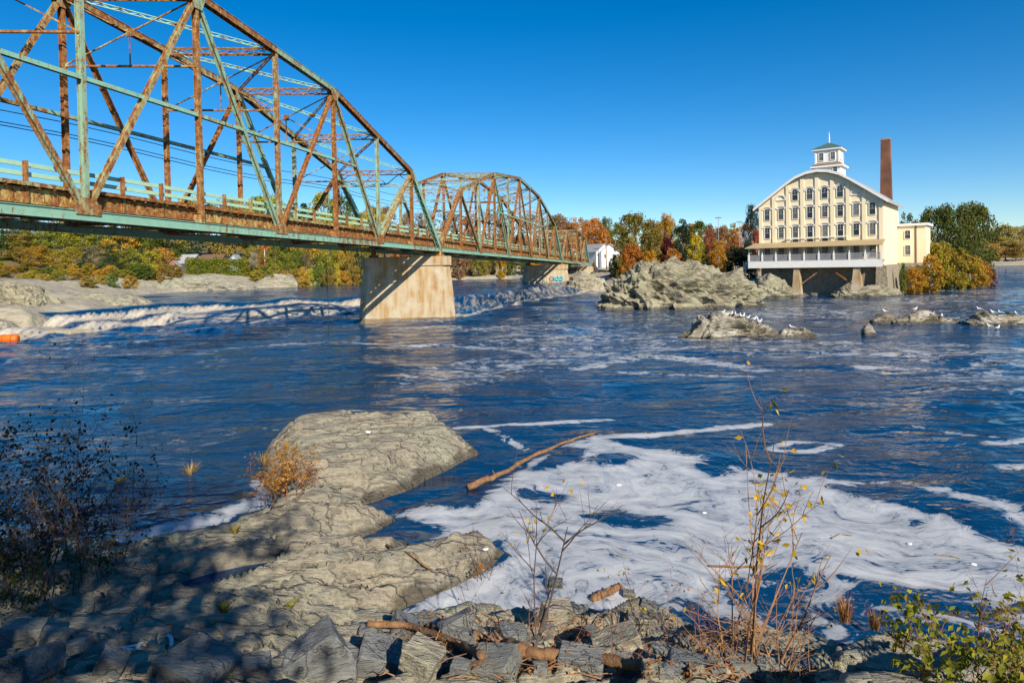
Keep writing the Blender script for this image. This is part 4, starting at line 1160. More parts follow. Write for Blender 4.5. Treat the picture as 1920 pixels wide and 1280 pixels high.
EXPL = [  # right of the bridge, left of the mill
    ('maple_tree', 'glowing orange tree just above the white houses', 1123, 417, 285, 58, (0.48, 0.20, 0.035), 'broad'),
    ('pine_tree', 'dark pine poking up behind the orange tree', 1133, 407, 310, 24, PINE, 'conifer'),
    ('oak_tree', 'largest olive-brown tree right of the bridge end', 1190, 400, 222, 84, (0.19, 0.16, 0.03), 'broad'),
    ('oak_tree', 'olive tree crowding the right side of the largest oak', 1222, 412, 226, 56, (0.23, 0.19, 0.04), 'broad'),
    ('maple_tree', 'tall yellow-orange tree top behind the olive trees', 1250, 400, 262, 40, (0.50, 0.28, 0.03), 'broad'),
    ('oak_tree', 'dark green round tree in the middle of the row', 1279, 409, 252, 42, DKG, 'broad'),
    ('oak_tree', 'green tree right of the dark green one', 1310, 415, 250, 44, GREEN, 'broad'),
    ('maple_tree', 'narrow bright red tree left of the light poles', 1329, 430, 222, 30, RED, 'broad'),
    ('oak_tree', 'russet tree in front of the left light pole', 1350, 424, 228, 44, (0.30, 0.16, 0.07), 'broad'),
    ('maple_tree', 'orange-red tree between the two light poles', 1374, 429, 214, 42, (0.46, 0.19, 0.04), 'broad'),
    ('maple_tree', 'maroon tree low in the middle of the row', 1252, 446, 200, 34, MAR, 'bush'),
    ('birch_tree', 'bright yellow tree above the dark retaining wall', 1304, 442, 196, 36, (0.52, 0.44, 0.03), 'broad'),
    ('sumac_shrub', 'orange and green shrub below the largest oak', 1185, 455, 190, 48, (0.45, 0.17, 0.03), 'bush'),
    ('sumac_shrub', 'golden shrub behind the top of the big ledge', 1220, 470, 186, 36, GOLD, 'bush'),
    ('sumac_shrub', 'orange shrub under the maroon tree', 1262, 466, 192, 40, (0.45, 0.20, 0.04), 'bush'),
    ('maple_tree', 'golden orange tree left of the dark evergreens', 1345, 450, 190, 42, (0.50, 0.26, 0.03), 'broad'),
    ('yew_shrub', 'dark evergreen mass left of the porch', 1378, 462, 180, 50, (0.02, 0.035, 0.022), 'bush'),
    ('yew_shrub', 'dark evergreen right beside the mill porch', 1402, 458, 176, 44, (0.02, 0.035, 0.022), 'bush'),
    ('spruce_tree', 'tall dark blue-green spruce touching the left of the mill', 1408, 384, 196, 34, (0.03, 0.06, 0.05), 'open'),
    ('maple_tree', 'red tree against the left wall of the mill', 1418, 430, 186, 26, (0.38, 0.08, 0.03), 'broad'),
    ('oak_tree', 'olive green bush under the bridge far end', 1165, 478, 205, 34, OLIVE, 'bush'),
    ('locust_tree', 'leftmost of the three tall locusts right of the annex', 1757, 388, 150, 92, (0.10, 0.13, 0.028), 'open'),
    ('locust_tree', 'middle of the three tall locusts right of the annex', 1795, 391, 156, 92, (0.11, 0.13, 0.028), 'open'),
    ('locust_tree', 'rightmost of the three tall locusts right of the annex', 1828, 382, 160, 96, (0.12, 0.14, 0.028), 'open'),
    ('locust_tree', 'green tree showing just above the annex roof', 1703, 396, 172, 44, (0.09, 0.10, 0.025), 'broad'),
    ('willow_shrub', 'yellow-green shrub standing in front of the locust trunks', 1760, 452, 140, 56, (0.33, 0.27, 0.03), 'bush'),
    ('willow_shrub', 'golden shrub at the right foot of the annex', 1745, 478, 131, 46, (0.42, 0.26, 0.03), 'bush'),
    ('willow_shrub', 'olive gold shrub leaning over the water', 1790, 466, 140, 62, (0.30, 0.24, 0.03), 'bush'),
    ('willow_shrub', 'yellow shrub near the tip of the wooded point', 1822, 480, 145, 50, (0.44, 0.30, 0.04), 'bush'),
    ('willow_shrub', 'orange-gold shrub at the tip of the wooded point', 1842, 492, 147, 36, (0.46, 0.24, 0.04), 'bush'),
    ('willow_shrub', 'low russet bush ending the wooded point', 1858, 506, 150, 22, (0.20, 0.09, 0.05), 'bush'),
    ('willow_shrub', 'golden bush growing below the annex wall', 1714, 500, 128, 36, (0.46, 0.26, 0.03), 'bush'),
    ('willow_shrub', 'small green vine bush against the annex base', 1693, 494, 126.5, 14, (0.16, 0.20, 0.03), 'bush')]
for nm, lb, u, vt, y, wp, col, kd in EXPL:
    zb = None
    if 'shrub' in nm and u > 1600: zb = 0.1
    tree_px(nm, lb, u, vt, y, wp, col, kd, 'shrub' if 'shrub' in nm else 'tree', None, zb)
RNG = random.Random(5)
def jit(c): f = RNG.uniform(0.95, 1.5); return tuple(max(0.01, v * f * RNG.uniform(0.9, 1.1)) for v in c)
ROWN = {}
ORD = ['', '', 'second', 'third', 'fourth', 'fifth', 'sixth', 'seventh', 'eighth', 'ninth', 'tenth', 'eleventh', 'twelfth', 'thirteenth', 'fourteenth', 'fifteenth', 'sixteenth']
def row(u0, u1, step, y, vt, jv, wpx, palette, zone, grp, skip=None):
    u = u0
    while u < u1:
        uu = u + RNG.uniform(-0.3, 0.3) * step
        if not (skip and skip(uu)):
            col, kd, word, nm = RNG.choice(palette)
            v = (vt(uu) if callable(vt) else vt) + RNG.uniform(-jv, jv)
            ck = (word, zone); ROWN[ck] = ROWN.get(ck, 0) + 1; n_ = ROWN[ck]
            tree_px(nm, '%s %s, %s' % (word, zone, 'leftmost such' if n_ == 1 else ORD[n_] + ' such from left'), uu, v, y + RNG.uniform(-6, 6), wpx * RNG.uniform(0.8, 1.25), jit(col), kd, 'tree', grp)
        u += step
PL = [(PINE, 'conifer', 'dark green pine', 'pine_tree'), ((0.20, 0.24, 0.035), 'broad', 'bright green tree', 'ash_tree'), ((0.34, 0.33, 0.04), 'broad', 'lime yellow tree', 'ash_tree'), (GREEN, 'broad', 'green leafy tree', 'oak_tree'), (OLIVE, 'broad', 'olive tree', 'oak_tree'), ((0.44, 0.30, 0.035), 'broad', 'golden tree', 'maple_tree'),
      ((0.30, 0.24, 0.03), 'broad', 'yellow-green tree', 'birch_tree'), ((0.05, 0.10, 0.035), 'conifer', 'blue-green spruce', 'spruce_tree'), ((0.24, 0.20, 0.09), 'bare', 'pale half-bare tree', 'birch_tree')]
PB = [(OLIVE, 'bush', 'olive shrub', 'alder_shrub'), ((0.36, 0.32, 0.04), 'bush', 'yellow shrub', 'alder_shrub'), ((0.40, 0.27, 0.04), 'bush', 'tawny shrub', 'alder_shrub'), (GREEN, 'bush', 'green shrub', 'alder_shrub')]
G1, G2, G3, G4 = 'trees on the upstream left bank', 'trees on the hill behind the bridge', 'trees on the hill behind the mill row', 'trees on the far downstream shore'
row(-260, 700, 38, 275, lambda u: 390 - 0.03 * u, 14, 84, PL, 'in the back row, left bank', G1)
row(-260, 700, 30, 232, lambda u: 425 - 0.01 * u, 12, 66, PL, 'in the middle row, left bank', G1, lambda u: 330 < u < 470)
row(-220, 330, 22, 198, lambda u: 462, 14, 46, PL, 'in the front row, left bank', G1)
row(-220, 340, 17, 185, lambda u: 500, 8, 30, PB, 'edging the left bank wood', 'shrubs edging the left bank wood')
row(-120, 250, 26, 158, lambda u: 520, 7, 26, PB, 'on the rocky left shore', 'shrubs on the rocky left shore')
row(480, 690, 17, 200, lambda u: 500, 7, 28, PB, 'below the trees beside the pier', 'shrubs beside the pier')
row(475, 700, 20, 214, lambda u: 462, 16, 42, PL + [(RUST, 'broad', 'rust orange tree', 'maple_tree')], 'in the front row beyond the hedge', G1)
PH = [((0.20, 0.13, 0.08), 'bare', 'grey-brown bare tree', 'oak_tree'), (RUST, 'broad', 'rust orange tree', 'maple_tree'), (BRN, 'broad', 'brown tree', 'oak_tree'), ((0.42, 0.17, 0.04), 'broad', 'copper tree', 'maple_tree'), ((0.17, 0.12, 0.08), 'bare', 'dull bare tree', 'oak_tree')]
row(680, 1110, 26, 330, lambda u: 392 + 0.028 * (u - 680), 7, 46, PH, 'on the skyline behind the trusses', G2)
row(690, 1090, 26, 285, lambda u: 428 + 0.02 * (u - 690), 10, 42, PH + [(OLIVE, 'broad', 'olive tree', 'oak_tree')], 'on the slope behind the trusses', G2)
row(700, 1080, 20, 252, lambda u: 478, 8, 28, [(OLIVE, 'bush', 'olive shrub', 'alder_shrub'), (GOLD, 'bush', 'golden shrub', 'alder_shrub'), (GREEN, 'bush', 'green shrub', 'alder_shrub'), (BRN, 'bush', 'brown shrub', 'alder_shrub')], 'on the far shore under the bridge', 'shrubs under the bridge')
row(1040, 1420, 24, 320, lambda u: 408 + 0.04 * (u - 1040), 5, 40, [(OLIVE, 'broad', 'olive tree', 'oak_tree'), (BRN, 'broad', 'brown tree', 'oak_tree'), (GREEN, 'broad', 'green tree', 'oak_tree'), (RUST, 'broad', 'rust tree', 'maple_tree')], 'behind the row left of the mill', G3)
row(1150, 1420, 22, 205, lambda u: 474, 6, 30, [(OLIVE, 'bush', 'olive undergrowth shrub', 'alder_shrub'), (RUST, 'bush', 'rusty undergrowth shrub', 'alder_shrub'), (DKG, 'bush', 'dark undergrowth shrub', 'alder_shrub')], 'below the colourful row', 'undergrowth left of the mill')
FARP = [((0.24, 0.21, 0.09), 'broad', 'pale olive tree', 'oak_tree'), ((0.36, 0.26, 0.07), 'broad', 'pale golden tree', 'maple_tree'), ((0.30, 0.15, 0.06), 'broad', 'russet tree', 'maple_tree'), (PALE, 'broad', 'straw coloured tree', 'birch_tree')]
row(1835, 2120, 17, 445, lambda u: 450, 8, 52, FARP, 'along the far downstream shore', G4)
row(1835, 2120, 18, 520, lambda u: 428 - 0.03 * (u - 1850), 6, 54, FARP + [(PINE, 'conifer', 'dark pine', 'pine_tree')], 'on the far downstream ridge', G4)
# hedge
hb0, hb1 = D(352, 520, 207), D(474, 519, 207)
hx = np.random.default_rng(8)
Cc = [(hb0.x + (hb1.x - hb0.x) * f, 207 + hx.uniform(-1.2, 1.2), gz(hb0.x + (hb1.x - hb0.x) * f, 207) + z) for f in np.linspace(0, 1, 40) for z in (0.5, 1.6, 2.8, 3.8, 4.7)]
V, F = leaves(hx, Cc, [1.1] * len(Cc), 60, 0.22)
hg = link('hedge', fastmesh('hedge', V - np.array([hb0.x, 207, 3]), F, False), MAT['leaf'], None, (hb0.x, 207, 3)); hg.color = (0.20, 0.24, 0.02, 1)
tag(hg, 'long clipped yellow-green hedge on the left bank', 'hedge')
# white bare tree at the hedge end
tree_px('birch_tree', 'white-trunked bare tree at the right end of the hedge', 475, 470, 200, 22, (0.42, 0.38, 0.30), 'bare').children[1].data
# poles
def pole(name, label, u, v0, v1, y, r, m, cat='pole', arm=False, grp=None):
    a, b = D(u, v1, y), D(u, v0, y)
    a.z = min(a.z, gz(a.x, a.y))
    rt = empty(name, a, label, cat, grp)
    h = b.z - a.z
    MB().tube([(0, 0, 0), (0, 0, h * 0.5), (0, 0, h)], [r * 1.2, r, r * 0.8], 7).build('shaft', m, rt)
    if arm: MB().box(-0.9, 0.9, -0.2, 0.2, h, h + 0.22).build('lamp_head', MAT['darkwall'], rt)
MAT['polewood'] = simple('pole_wood', (0.34, 0.25, 0.15), None, 2, 0.9)
pole('utility_pole', 'pale wooden utility pole beside the white houses', 1137, 438, 487, 250, 0.17, MAT['polewood'])
pole('light_pole', 'tall thin light pole, left of the two above the trees', 1347.5, 409, 455, 200, 0.10, MAT['greywood'], arm=True, grp='light poles')
pole('light_pole', 'tall thin light pole, right of the two above the trees', 1387, 417, 458, 205, 0.10, MAT['greywood'], arm=True, grp='light poles')
pole('utility_pole', 'pale utility pole rising among trees right of the hedge', 497, 466, 515, 215, 0.16, MAT['white'])
# dark retaining wall behind the big ledge
a, b = D(1250, 500, 176), D(1330, 502, 172)
rw = empty('retaining_wall', (a.x, a.y, 0), 'dark stone retaining wall behind the big ledge', 'wall')
MB().bar(Vector((0, 0, 3.2)), Vector((b.x - a.x, b.y - a.y, 3.2)), 0.9, 7.4).build('masonry', simple('dark_wall_stone', (0.10, 0.10, 0.10), (0.05, 0.05, 0.05), 1.2, 0.9, 0.8, 2, 0.2), rw)
# ================================================================ ROCKS IN THE RIVER
from mathutils.bvhtree import BVHTree
def unit_ico(sub):
    bm = bmesh.new(); bmesh.ops.create_icosphere(bm, subdivisions=sub, radius=1.0)
    V = np.array([v.co[:] for v in bm.verts]); F = np.array([[v.index for v in f.verts] for f in bm.faces]); bm.free()
    return V, F
ICO = {s: unit_ico(s) for s in (3, 4, 5, 6)}
BVHS = {}
def rock(name, label, c, hx, hy, hz, prof, mat, seed, sub=5, tilt=(0.5, 0.25, 0.85), beds=1.0, bedamp=0.16, amp=0.2, rz=0.0, grp=None, sink=0.6, cat='rock'):
    """ledge: lofted block shaped by a skyline profile, cut by tilted beds and joints"""
    V, F = ICO[sub]
    P = np.sign(V) * np.abs(V) ** np.array([0.72, 0.72, 0.62]) 
    P = P / np.maximum(1e-6, np.max(np.abs(P)))
    xf = P[:, 0]
    pz = np.interp(xf, [p[0] for p in prof], [p[1] for p in prof])
    X = P[:, 0] * hx; Y = P[:, 1] * hy
    Z = np.where(P[:, 2] > 0, P[:, 2] * hz * pz, P[:, 2] * sink)
    t = np.array(tilt) / np.linalg.norm(tilt)
    Q = np.stack([X, Y, Z], -1)
    s = Q @ t
    w = fbm(X * 0.35, Y * 0.35, Z * 0.35, 4, seed)
    fr = ((s + w * 0.5) * beds) % 1.0
    saw = np.where(fr < 0.75, fr / 0.75, (1 - fr) / 0.25) - 0.5
    nrm = V
    sz_ = min(hx, hy, hz * 1.5)
    cr = np.abs(fbm(X * 0.55 + 9, Y * 0.55, Z * 0.55, 3, seed + 5))
    disp = amp * sz_ * 0.5 * fbm(X * 0.5, Y * 0.5, Z * 0.6, 5, seed + 9, 0.55) + bedamp * saw / max(beds, 0.4) - 0.34 * sz_ * amp * np.exp(-(cr / 0.07) ** 2)
    disp += 0.05 * fbm(X * 2.2, Y * 2.2, Z * 2.6, 3, seed + 13)
    Q = Q + nrm * disp[:, None]
    me = fastmesh(name, Q, F, False)
    o = link(name, me, mat, None, c); o.rotation_euler = (0, 0, rz)
    tag(o, label, cat, grp)
    ca, sa = math.cos(rz), math.sin(rz)
    Wd = np.stack([Q[:, 0] * ca - Q[:, 1] * sa + c[0], Q[:, 0] * sa + Q[:, 1] * ca + c[1], Q[:, 2] + c[2]], -1)
    BVHS[o.name] = BVHTree.FromPolygons([tuple(v) for v in Wd], [tuple(int(i) for i in f) for f in F])
    return o
def rock_px(name, label, u0, u1, vbase, vtop, mat, seed, prof=None, depth=0.55, z0=0.0, push=0.5, **kw):
    c = W((u0 + u1) / 2, vbase, z0); k = c.y / FPX
    hx = (u1 - u0) / 2 * k
    hy = hx * depth; cy = c.y + hy * push
    top = D((u0 + u1) / 2, vtop, cy).z
    cc = (c.x * cy / c.y, cy, z0)
    return rock(name, label, cc, hx * cy / c.y, hy, top - z0, prof or [(-1, 0.3), (-0.6, 0.85), (0, 1), (0.6, 0.8), (1, 0.3)], mat, seed, **kw)
rock_px('rock_ledge', 'huge grey-green rock ledge standing in the river left of the mill', 1128, 1427, 577, 489, MAT['rock_island'], 3,
        [(-1, 0.45), (-0.88, 0.62), (-0.7, 0.74), (-0.5, 0.93), (-0.2, 1.0), (0.05, 0.90), (0.3, 0.82), (0.55, 0.76), (0.75, 0.66), (0.92, 0.5), (1, 0.3)], depth=0.5, sub=6, amp=0.38, beds=0.5, bedamp=0.55)
rock_px('rock_ledge', 'brown-grey ledge between the huge ledge and the porch leg', 1412, 1492, 558, 514, MAT['rock_island'], 4, [(-1, 0.6), (-0.4, 1), (0.2, 0.9), (0.6, 0.5), (1, 0.2)], depth=0.7, amp=0.32, beds=0.8, bedamp=0.4)
rock_px('rock_ledge', 'slanting slab rock under the right porch leg', 1560, 1690, 557, 532, MAT['rock_island'], 6, [(-1, 0.7), (-0.7, 0.8), (-0.4, 0.45), (-0.1, 0.7), (0.4, 0.9), (0.8, 0.7), (1, 0.3)], depth=0.35, amp=0.3, tilt=(0.6, 0, 0.7), beds=0.9, bedamp=0.4)
rock_px('bird_rock', 'jagged dark rock whitened on top where most gulls sit', 1272, 1462, 634, 589, MAT['rock_bird'], 7, [(-1, 0.25), (-0.75, 0.55), (-0.55, 0.95), (-0.2, 1), (0.2, 0.9), (0.5, 0.7), (0.8, 0.4), (1, 0.2)], depth=0.42, sub=5, tilt=(-0.75, 0.1, 0.55), beds=1.5, bedamp=1.0, amp=0.45)
rock_px('bird_rock', 'small low rock pair just right of the jagged gull rock', 1458, 1530, 632, 613, MAT['rock_bird'], 8, [(-1, 0.6), (-0.5, 1), (0, 0.35), (0.3, 0.9), (1, 0.2)], depth=0.4, sub=4, tilt=(-0.7, 0, 0.6), beds=1.8, bedamp=0.4)
rock_px('bird_rock', 'tiny pale rock alone in the current', 1617, 1640, 628, 607, MAT['rock_bird'], 9, depth=0.8, sub=4)
rock_px('bird_rock', 'pale hump rock with one gull, left of the long low rock', 1632, 1678, 606, 586, MAT['rock_bird'], 10, [(-1, 0.5), (-0.2, 0.8), (0.4, 1), (1, 0.5)], depth=0.6, sub=4, tilt=(-0.7, 0, 0.6), beds=1.5, bedamp=0.3)
rock_px('bird_rock', 'long low pale rock with three gulls', 1672, 1800, 606, 583, MAT['rock_bird'], 12, [(-1, 0.5), (-0.6, 0.7), (-0.2, 1), (0.1, 0.9), (0.5, 0.45), (0.75, 0.3), (1, 0.2)], depth=0.3, sub=5, tilt=(-0.7, 0, 0.6), beds=1.6, bedamp=0.35)
rock_px('bird_rock', 'pale rock at the right edge carrying the row of gulls', 1806, 1960, 609, 584, MAT['rock_bird'], 13, [(-1, 0.5), (-0.75, 0.6), (-0.6, 1.0), (-0.4, 0.95), (-0.2, 0.6), (0.2, 0.75), (1, 0.5)], depth=0.3, sub=5, tilt=(0.7, 0, 0.6), beds=1.4, bedamp=0.4)
rock_px('rock_ledge', 'rounded grey-green ledge at the left edge beside the falls', -150, 116, 616, 530, MAT['rock_island'], 14, [(-1, 0.9), (0, 1.0), (0.5, 0.95), (0.8, 0.7), (1, 0.3)], depth=0.6, sub=6, amp=0.3, beds=0.7, bedamp=0.35)
rock_px('rock_ledge', 'pale low rock at the left edge behind the orange float', -60, 42, 632, 596, MAT['rock_bank'], 15, depth=0.5, sub=4, amp=0.25)
rock_px('rock_ledge', 'long pale rock shelf above the left falls', 95, 285, 583, 549, MAT['rock_bank'], 16, [(-1, 0.8), (-0.3, 1), (0.3, 0.85), (0.8, 0.6), (1, 0.3)], depth=0.45, z0=1.4, sub=5, amp=0.25, beds=0.7, bedamp=0.3)
rock_px('rock_ledge', 'smooth rounded rock dome on the far shore near the pier', 470, 568, 538, 510, MAT['rock_bank'], 17, [(-1, 0.15), (-0.5, 0.6), (0, 1), (0.4, 0.9), (0.8, 0.5), (1, 0.15)], depth=0.5, z0=UP, sub=5, amp=0.15, bedamp=0.1)
rock_px('rock_ledge', 'flat pale shelf rock below the hedge', 285, 480, 545, 520, MAT['rock_bank'], 18, [(-1, 0.7), (-0.4, 1), (0.3, 0.9), (1, 0.4)], depth=0.35, z0=UP, sub=5, amp=0.18, beds=0.5, bedamp=0.3)
rock_px('rock_ledge', 'tan stepped rock at the far pier foot', 1062, 1140, 547, 508, MAT['rock_bank'], 19, [(-1, 0.6), (-0.3, 1), (0.3, 0.8), (1, 0.35)], depth=0.6, sub=5, amp=0.28, beds=0.7, bedamp=0.4)
rock_px('rock_ledge', 'wet brown rock bar the rapids run over left of the far pier foot', 990, 1085, 541, 530, MAT['rock_bank'], 20, depth=0.5, z0=0.6, sub=4, amp=0.25)
def rock_hit(u, v):
    o = Vector((0, 0, CAM_H))
    for dv in range(0, 30):
        d = ray(u, v + dv).normalized(); best = None
        for b in BVHS.values():
            h = b.ray_cast(o, d)
            if h[0] is not None and (best is None or h[3] < best[1]): best = (h[0], h[3])
        if best: return best[0]
    return W(u, v)

# ---------------------------------------------------------------- gulls
MAT['gull_white'] = simple('gull_white', (0.80, 0.80, 0.78), (0.72, 0.72, 0.70), 8, 0.7, 0)
MAT['gull_grey'] = simple('gull_grey', (0.30, 0.32, 0.34), (0.24, 0.26, 0.28), 8, 0.7, 0)
MAT['gull_dark'] = simple('dark_feathers', (0.03, 0.03, 0.03), (0.05, 0.045, 0.04), 8, 0.6, 0)
MAT['beak'] = simple('yellow_beak', (0.55, 0.35, 0.04), None, 8, 0.6, 0)
def bird(label, p, rz, dark=False, swim=False, s=1.0):
    body = MB().tube([(-0.30, 0, 0.20), (-0.18, 0, 0.23), (-0.04, 0, 0.24), (0.10, 0, 0.27), (0.17, 0, 0.33), (0.19, 0, 0.41), (0.23, 0, 0.455), (0.29, 0, 0.45)], [0.012, 0.06, 0.105, 0.10, 0.065, 0.048, 0.058, 0.02], 8)
    r = empty('cormorant' if dark else 'gull', p, label, 'bird', 'gulls resting on the river rocks', rz)
    r.scale = (s, s, s); z = -0.17 if swim else 0
    body.build('body', MAT['gull_dark'] if dark else MAT['gull_white'], r, (0, 0, z), True)
    for sd in (-1, 1):
        MB().tube([(0.10, sd * 0.085, 0.27), (-0.05, sd * 0.105, 0.265), (-0.22, sd * 0.06, 0.245), (-0.40, sd * 0.02, 0.23)], [0.02, 0.05, 0.04, 0.006], 6).build('wing', MAT['gull_dark'] if dark else MAT['gull_grey'], r, (0, 0, z), True)
        if not swim: MB().tube([(0.0, sd * 0.04, -0.02), (0.0, sd * 0.04, 0.17)], [0.014, 0.014], 4).build('leg', MAT['beak'], r)
    MB().tube([(0.28, 0, 0.45), (0.37, 0, 0.435)], [0.016, 0.004], 4).build('beak', MAT['beak'], r, (0, 0, z))
GULLS = [(1354, 590, 'gull highest and leftmost on the jagged gull rock'), (1372, 593, 'left one of a close gull pair on the jagged rock crest'), (1378, 593, 'right one of a close gull pair on the jagged rock crest'), (1389, 596, 'upright gull in the middle of the jagged rock'), (1394, 597, 'gull just right of the upright middle gull'),
         (1401, 599, 'gull on the whitened right slope, upper one'), (1413, 602, 'gull near the orange stain on the whitened slope'), (1421, 599, 'gull at the back of the whitened slope'), (1423, 607, 'lowest gull on the whitened slope'), (1486, 617, 'lone gull on the small low rock pair'),
         (1660, 586, 'gull on top of the pale hump rock'), (1715, 581, 'gull on the peak of the long low rock'), (1747, 592, 'gull midway down the long low rock'), (1766, 596, 'gull at the low end of the long low rock'),
         (1837, 581, 'gull on the raised peak of the right edge rock'), (1862, 589, 'first gull of the row right of the peak'), (1877, 590, 'second gull of the row with a dark back'), (1905, 592, 'last gull of the row near the picture edge')]
for i, (u, v, lb) in enumerate(GULLS):
    bird(lb, rock_hit(u, v + 1), random.uniform(0, 6.28), s=1.15)
bird('black cormorant between the gulls on the right edge rock', rock_hit(1890, 592), 2.6, dark=True, s=1.2)
bird('white gull swimming left below the right edge rock', W(1856, 613), 3.0, swim=True, s=1.15)
bird('white gull swimming right below the right edge rock', W(1870, 616), 0.3, swim=True, s=1.15)
# ---------------------------------------------------------------- orange float
fl = W(16, 640); fr_ = empty('boom_float', fl, 'orange plastic boom float on the river at the left edge', 'buoy', rz=0.15)
mb = MB().tube([(-1.05, 0, 0.30), (-0.98, 0, 0.30), (-0.85, 0, 0.30), (0.85, 0, 0.30), (0.98, 0, 0.30), (1.05, 0, 0.30)], [0.25, 0.42, 0.50, 0.50, 0.42, 0.25], 16)
mb.build('hull', simple('orange_plastic', (0.80, 0.17, 0.015), (0.70, 0.13, 0.01), 2, 0.45, 0.05), fr_, None, True)
for x in (-0.45, 0.45): MB().tube([(x - 0.06, 0, 0.30), (x + 0.06, 0, 0.30)], [0.525, 0.525], 16).build('band', simple('float_band', (0.55, 0.10, 0.01), None, 2, 0.5, 0), fr_)

# ================================================================ FOREGROUND STONES
def hull_mesh(name, rng, dx, dy, dz):
    bm = bmesh.new()
    for sx in (-1, 1):
        for sy in (-1, 1):
            for s_ in (-1, 1):
                for q in range(2):
                    j = lambda a: a * (1 - rng.uniform(0.0, 0.34))
                    bm.verts.new((sx * j(dx), sy * j(dy), s_ * j(dz)))
    r = bmesh.ops.convex_hull(bm, input=bm.verts)
    bmesh.ops.delete(bm, geom=[g for g in r['geom_interior'] if isinstance(g, bmesh.types.BMVert)], context='VERTS')
    bmesh.ops.dissolve_limit(bm, angle_limit=0.12, verts=bm.verts, edges=bm.edges)
    bmesh.ops.bevel(bm, geom=bm.edges[:], offset=min(dx, dy, dz) * 0.06, segments=1, affect='EDGES')
    bmesh.ops.triangulate(bm, faces=bm.faces[:])
    bmesh.ops.subdivide_edges(bm, edges=bm.edges[:], cuts=2, use_grid_fill=True)
    A = np.array([v.co[:] for v in bm.verts]); sd = rng.randint(0, 999); q = 2.2 / max(dx, 0.15)
    dn = 0.07 * min(dx, dy, dz) * fbm(A[:, 0] * q, A[:, 1] * q, A[:, 2] * q * 2.5, 3, sd)
    bm.normal_update()
    for v, d_ in zip(bm.verts, dn): v.co += v.normal * float(d_)
    me = bpy.data.meshes.new(name); bm.to_mesh(me); bm.free()
    return me
SR = random.Random(12)
BIG = [  # u, v (middle), width px, height px, tilt, label
    (30, 1190, 110, 60, 0.2, 'flat blue-grey stone at the left edge under the dark shrub'), (45, 1250, 130, 90, -0.3, 'large dark blue-grey block in the bottom left corner'),
    (100, 1195, 70, 46, 0.3, 'small squarish stone right of the left edge slab'), (130, 1222, 80, 44, -0.2, 'pale topped stone in the lower left pile'), (205, 1252, 70, 80, 0.5, 'upright wedge stone left of the white paint ring'),
    (360, 1278, 190, 50, 0.1, 'broad flat blue slab at the bottom edge'), (585, 1235, 165, 120, -0.45, 'big tilted striped block in the bottom middle'), (470, 1270, 90, 50, 0.1, 'dark stone left of the tilted striped block'),
    (560, 1272, 80, 44, 0.1, 'pale grey stone at the bottom edge before the striped block'), (640, 1275, 75, 40, 0.0, 'light slab end at the bottom edge right of the striped block'), (705, 1250, 90, 80, 0.4, 'pyramid shaped blue-grey stone right of the striped block'),
    (650, 1250, 60, 40, 0.2, 'dark wedge stone between striped block and pyramid stone'), (760, 1175, 60, 40, 0.5, 'dark slanted stone at the foam edge'), (800, 1170, 50, 34, 0.2, 'dark low stone right of the slanted foam edge stone'),
    (860, 1180, 70, 56, -0.3, 'shaded block beside the thin sapling'), (790, 1240, 80, 56, 0.3, 'greenish stone behind the long driftwood pole'), (870, 1215, 70, 44, 0.3, 'grey wedge stone above the driftwood pole'),
    (1045, 1160, 66, 52, 0.1, 'tan boulder at the foam behind the two saplings'), (1110, 1195, 40, 34, 0.1, 'small faceted grey stone in the dry leaves'), (1160, 1222, 96, 62, -0.3, 'large pale green-grey wedge stone in the lower middle'),
    (1195, 1180, 50, 56, 0.2, 'brown boulder behind the pale wedge stone'), (1215, 1140, 40, 34, 0.4, 'grey-green stone at the edge of the foam'), (1190, 1245, 70, 50, 0.2, 'flat shaded stone in front of the pale wedge stone'),
    (960, 1200, 60, 46, 0.2, 'pale stone between sapling and driftwood'), (1000, 1225, 52, 40, -0.2, 'grey stone below the tan boulder'), (1240, 1225, 44, 36, 0.1, 'small pale stone left of the orange-stemmed shrub'), (1180, 1115, 26, 16, 0.1, 'little dark stone out in the foam'), (1040, 1098, 36, 22, 0.1, 'flat dark stone out in the foam'),
    (1290, 1265, 80, 44, 0.1, 'stone at the bottom edge left of the orange stems'), (1400, 1262, 80, 40, 0.1, 'stone under the orange-stemmed shrub'), (1500, 1275, 70, 36, 0.2, 'stone at the bottom edge right of the orange stems'), (450, 935, 66, 30, 0.0, 'pale flat stone alone in the shallows left of the outcrop'),
    (1090, 1262, 90, 44, 0.1, 'stone at the bottom edge in the middle right'), (930, 1265, 90, 50, -0.2, 'blocky stone under the orange driftwood')]
def stone(label, u, v, wpx, hpx, tilt, mat, grp='broken stones on the near shore'):
    p = shore_hit(u, min(v + hpx * 0.25, 1268))
    k = math.hypot(p.y, CAM_H - p.z) / FPX * (0.85 if u > 600 else 0.66)
    dx, dz = wpx * k / 2, max(0.08, hpx * k / 2 * 0.9)
    me = hull_mesh('stone', SR, dx, dx * SR.uniform(0.6, 0.9), dz)
    o = link('stone', me, mat, None, (p.x, p.y + dx * 0.3, p.z + dz * 0.35))
    o.rotation_euler = (SR.uniform(-0.25, 0.25), tilt, SR.uniform(-0.5, 0.5))
    return tag(o, label, 'stone', grp)
for i, (u, v, w, h, t, lb) in enumerate(BIG):
    stone(lb, u, v, w, h, t, MAT['rock_shore'] if any(k in lb for k in ('tan', 'brown', 'pale flat', 'greenish', 'pale green')) else MAT['rock_slate'])
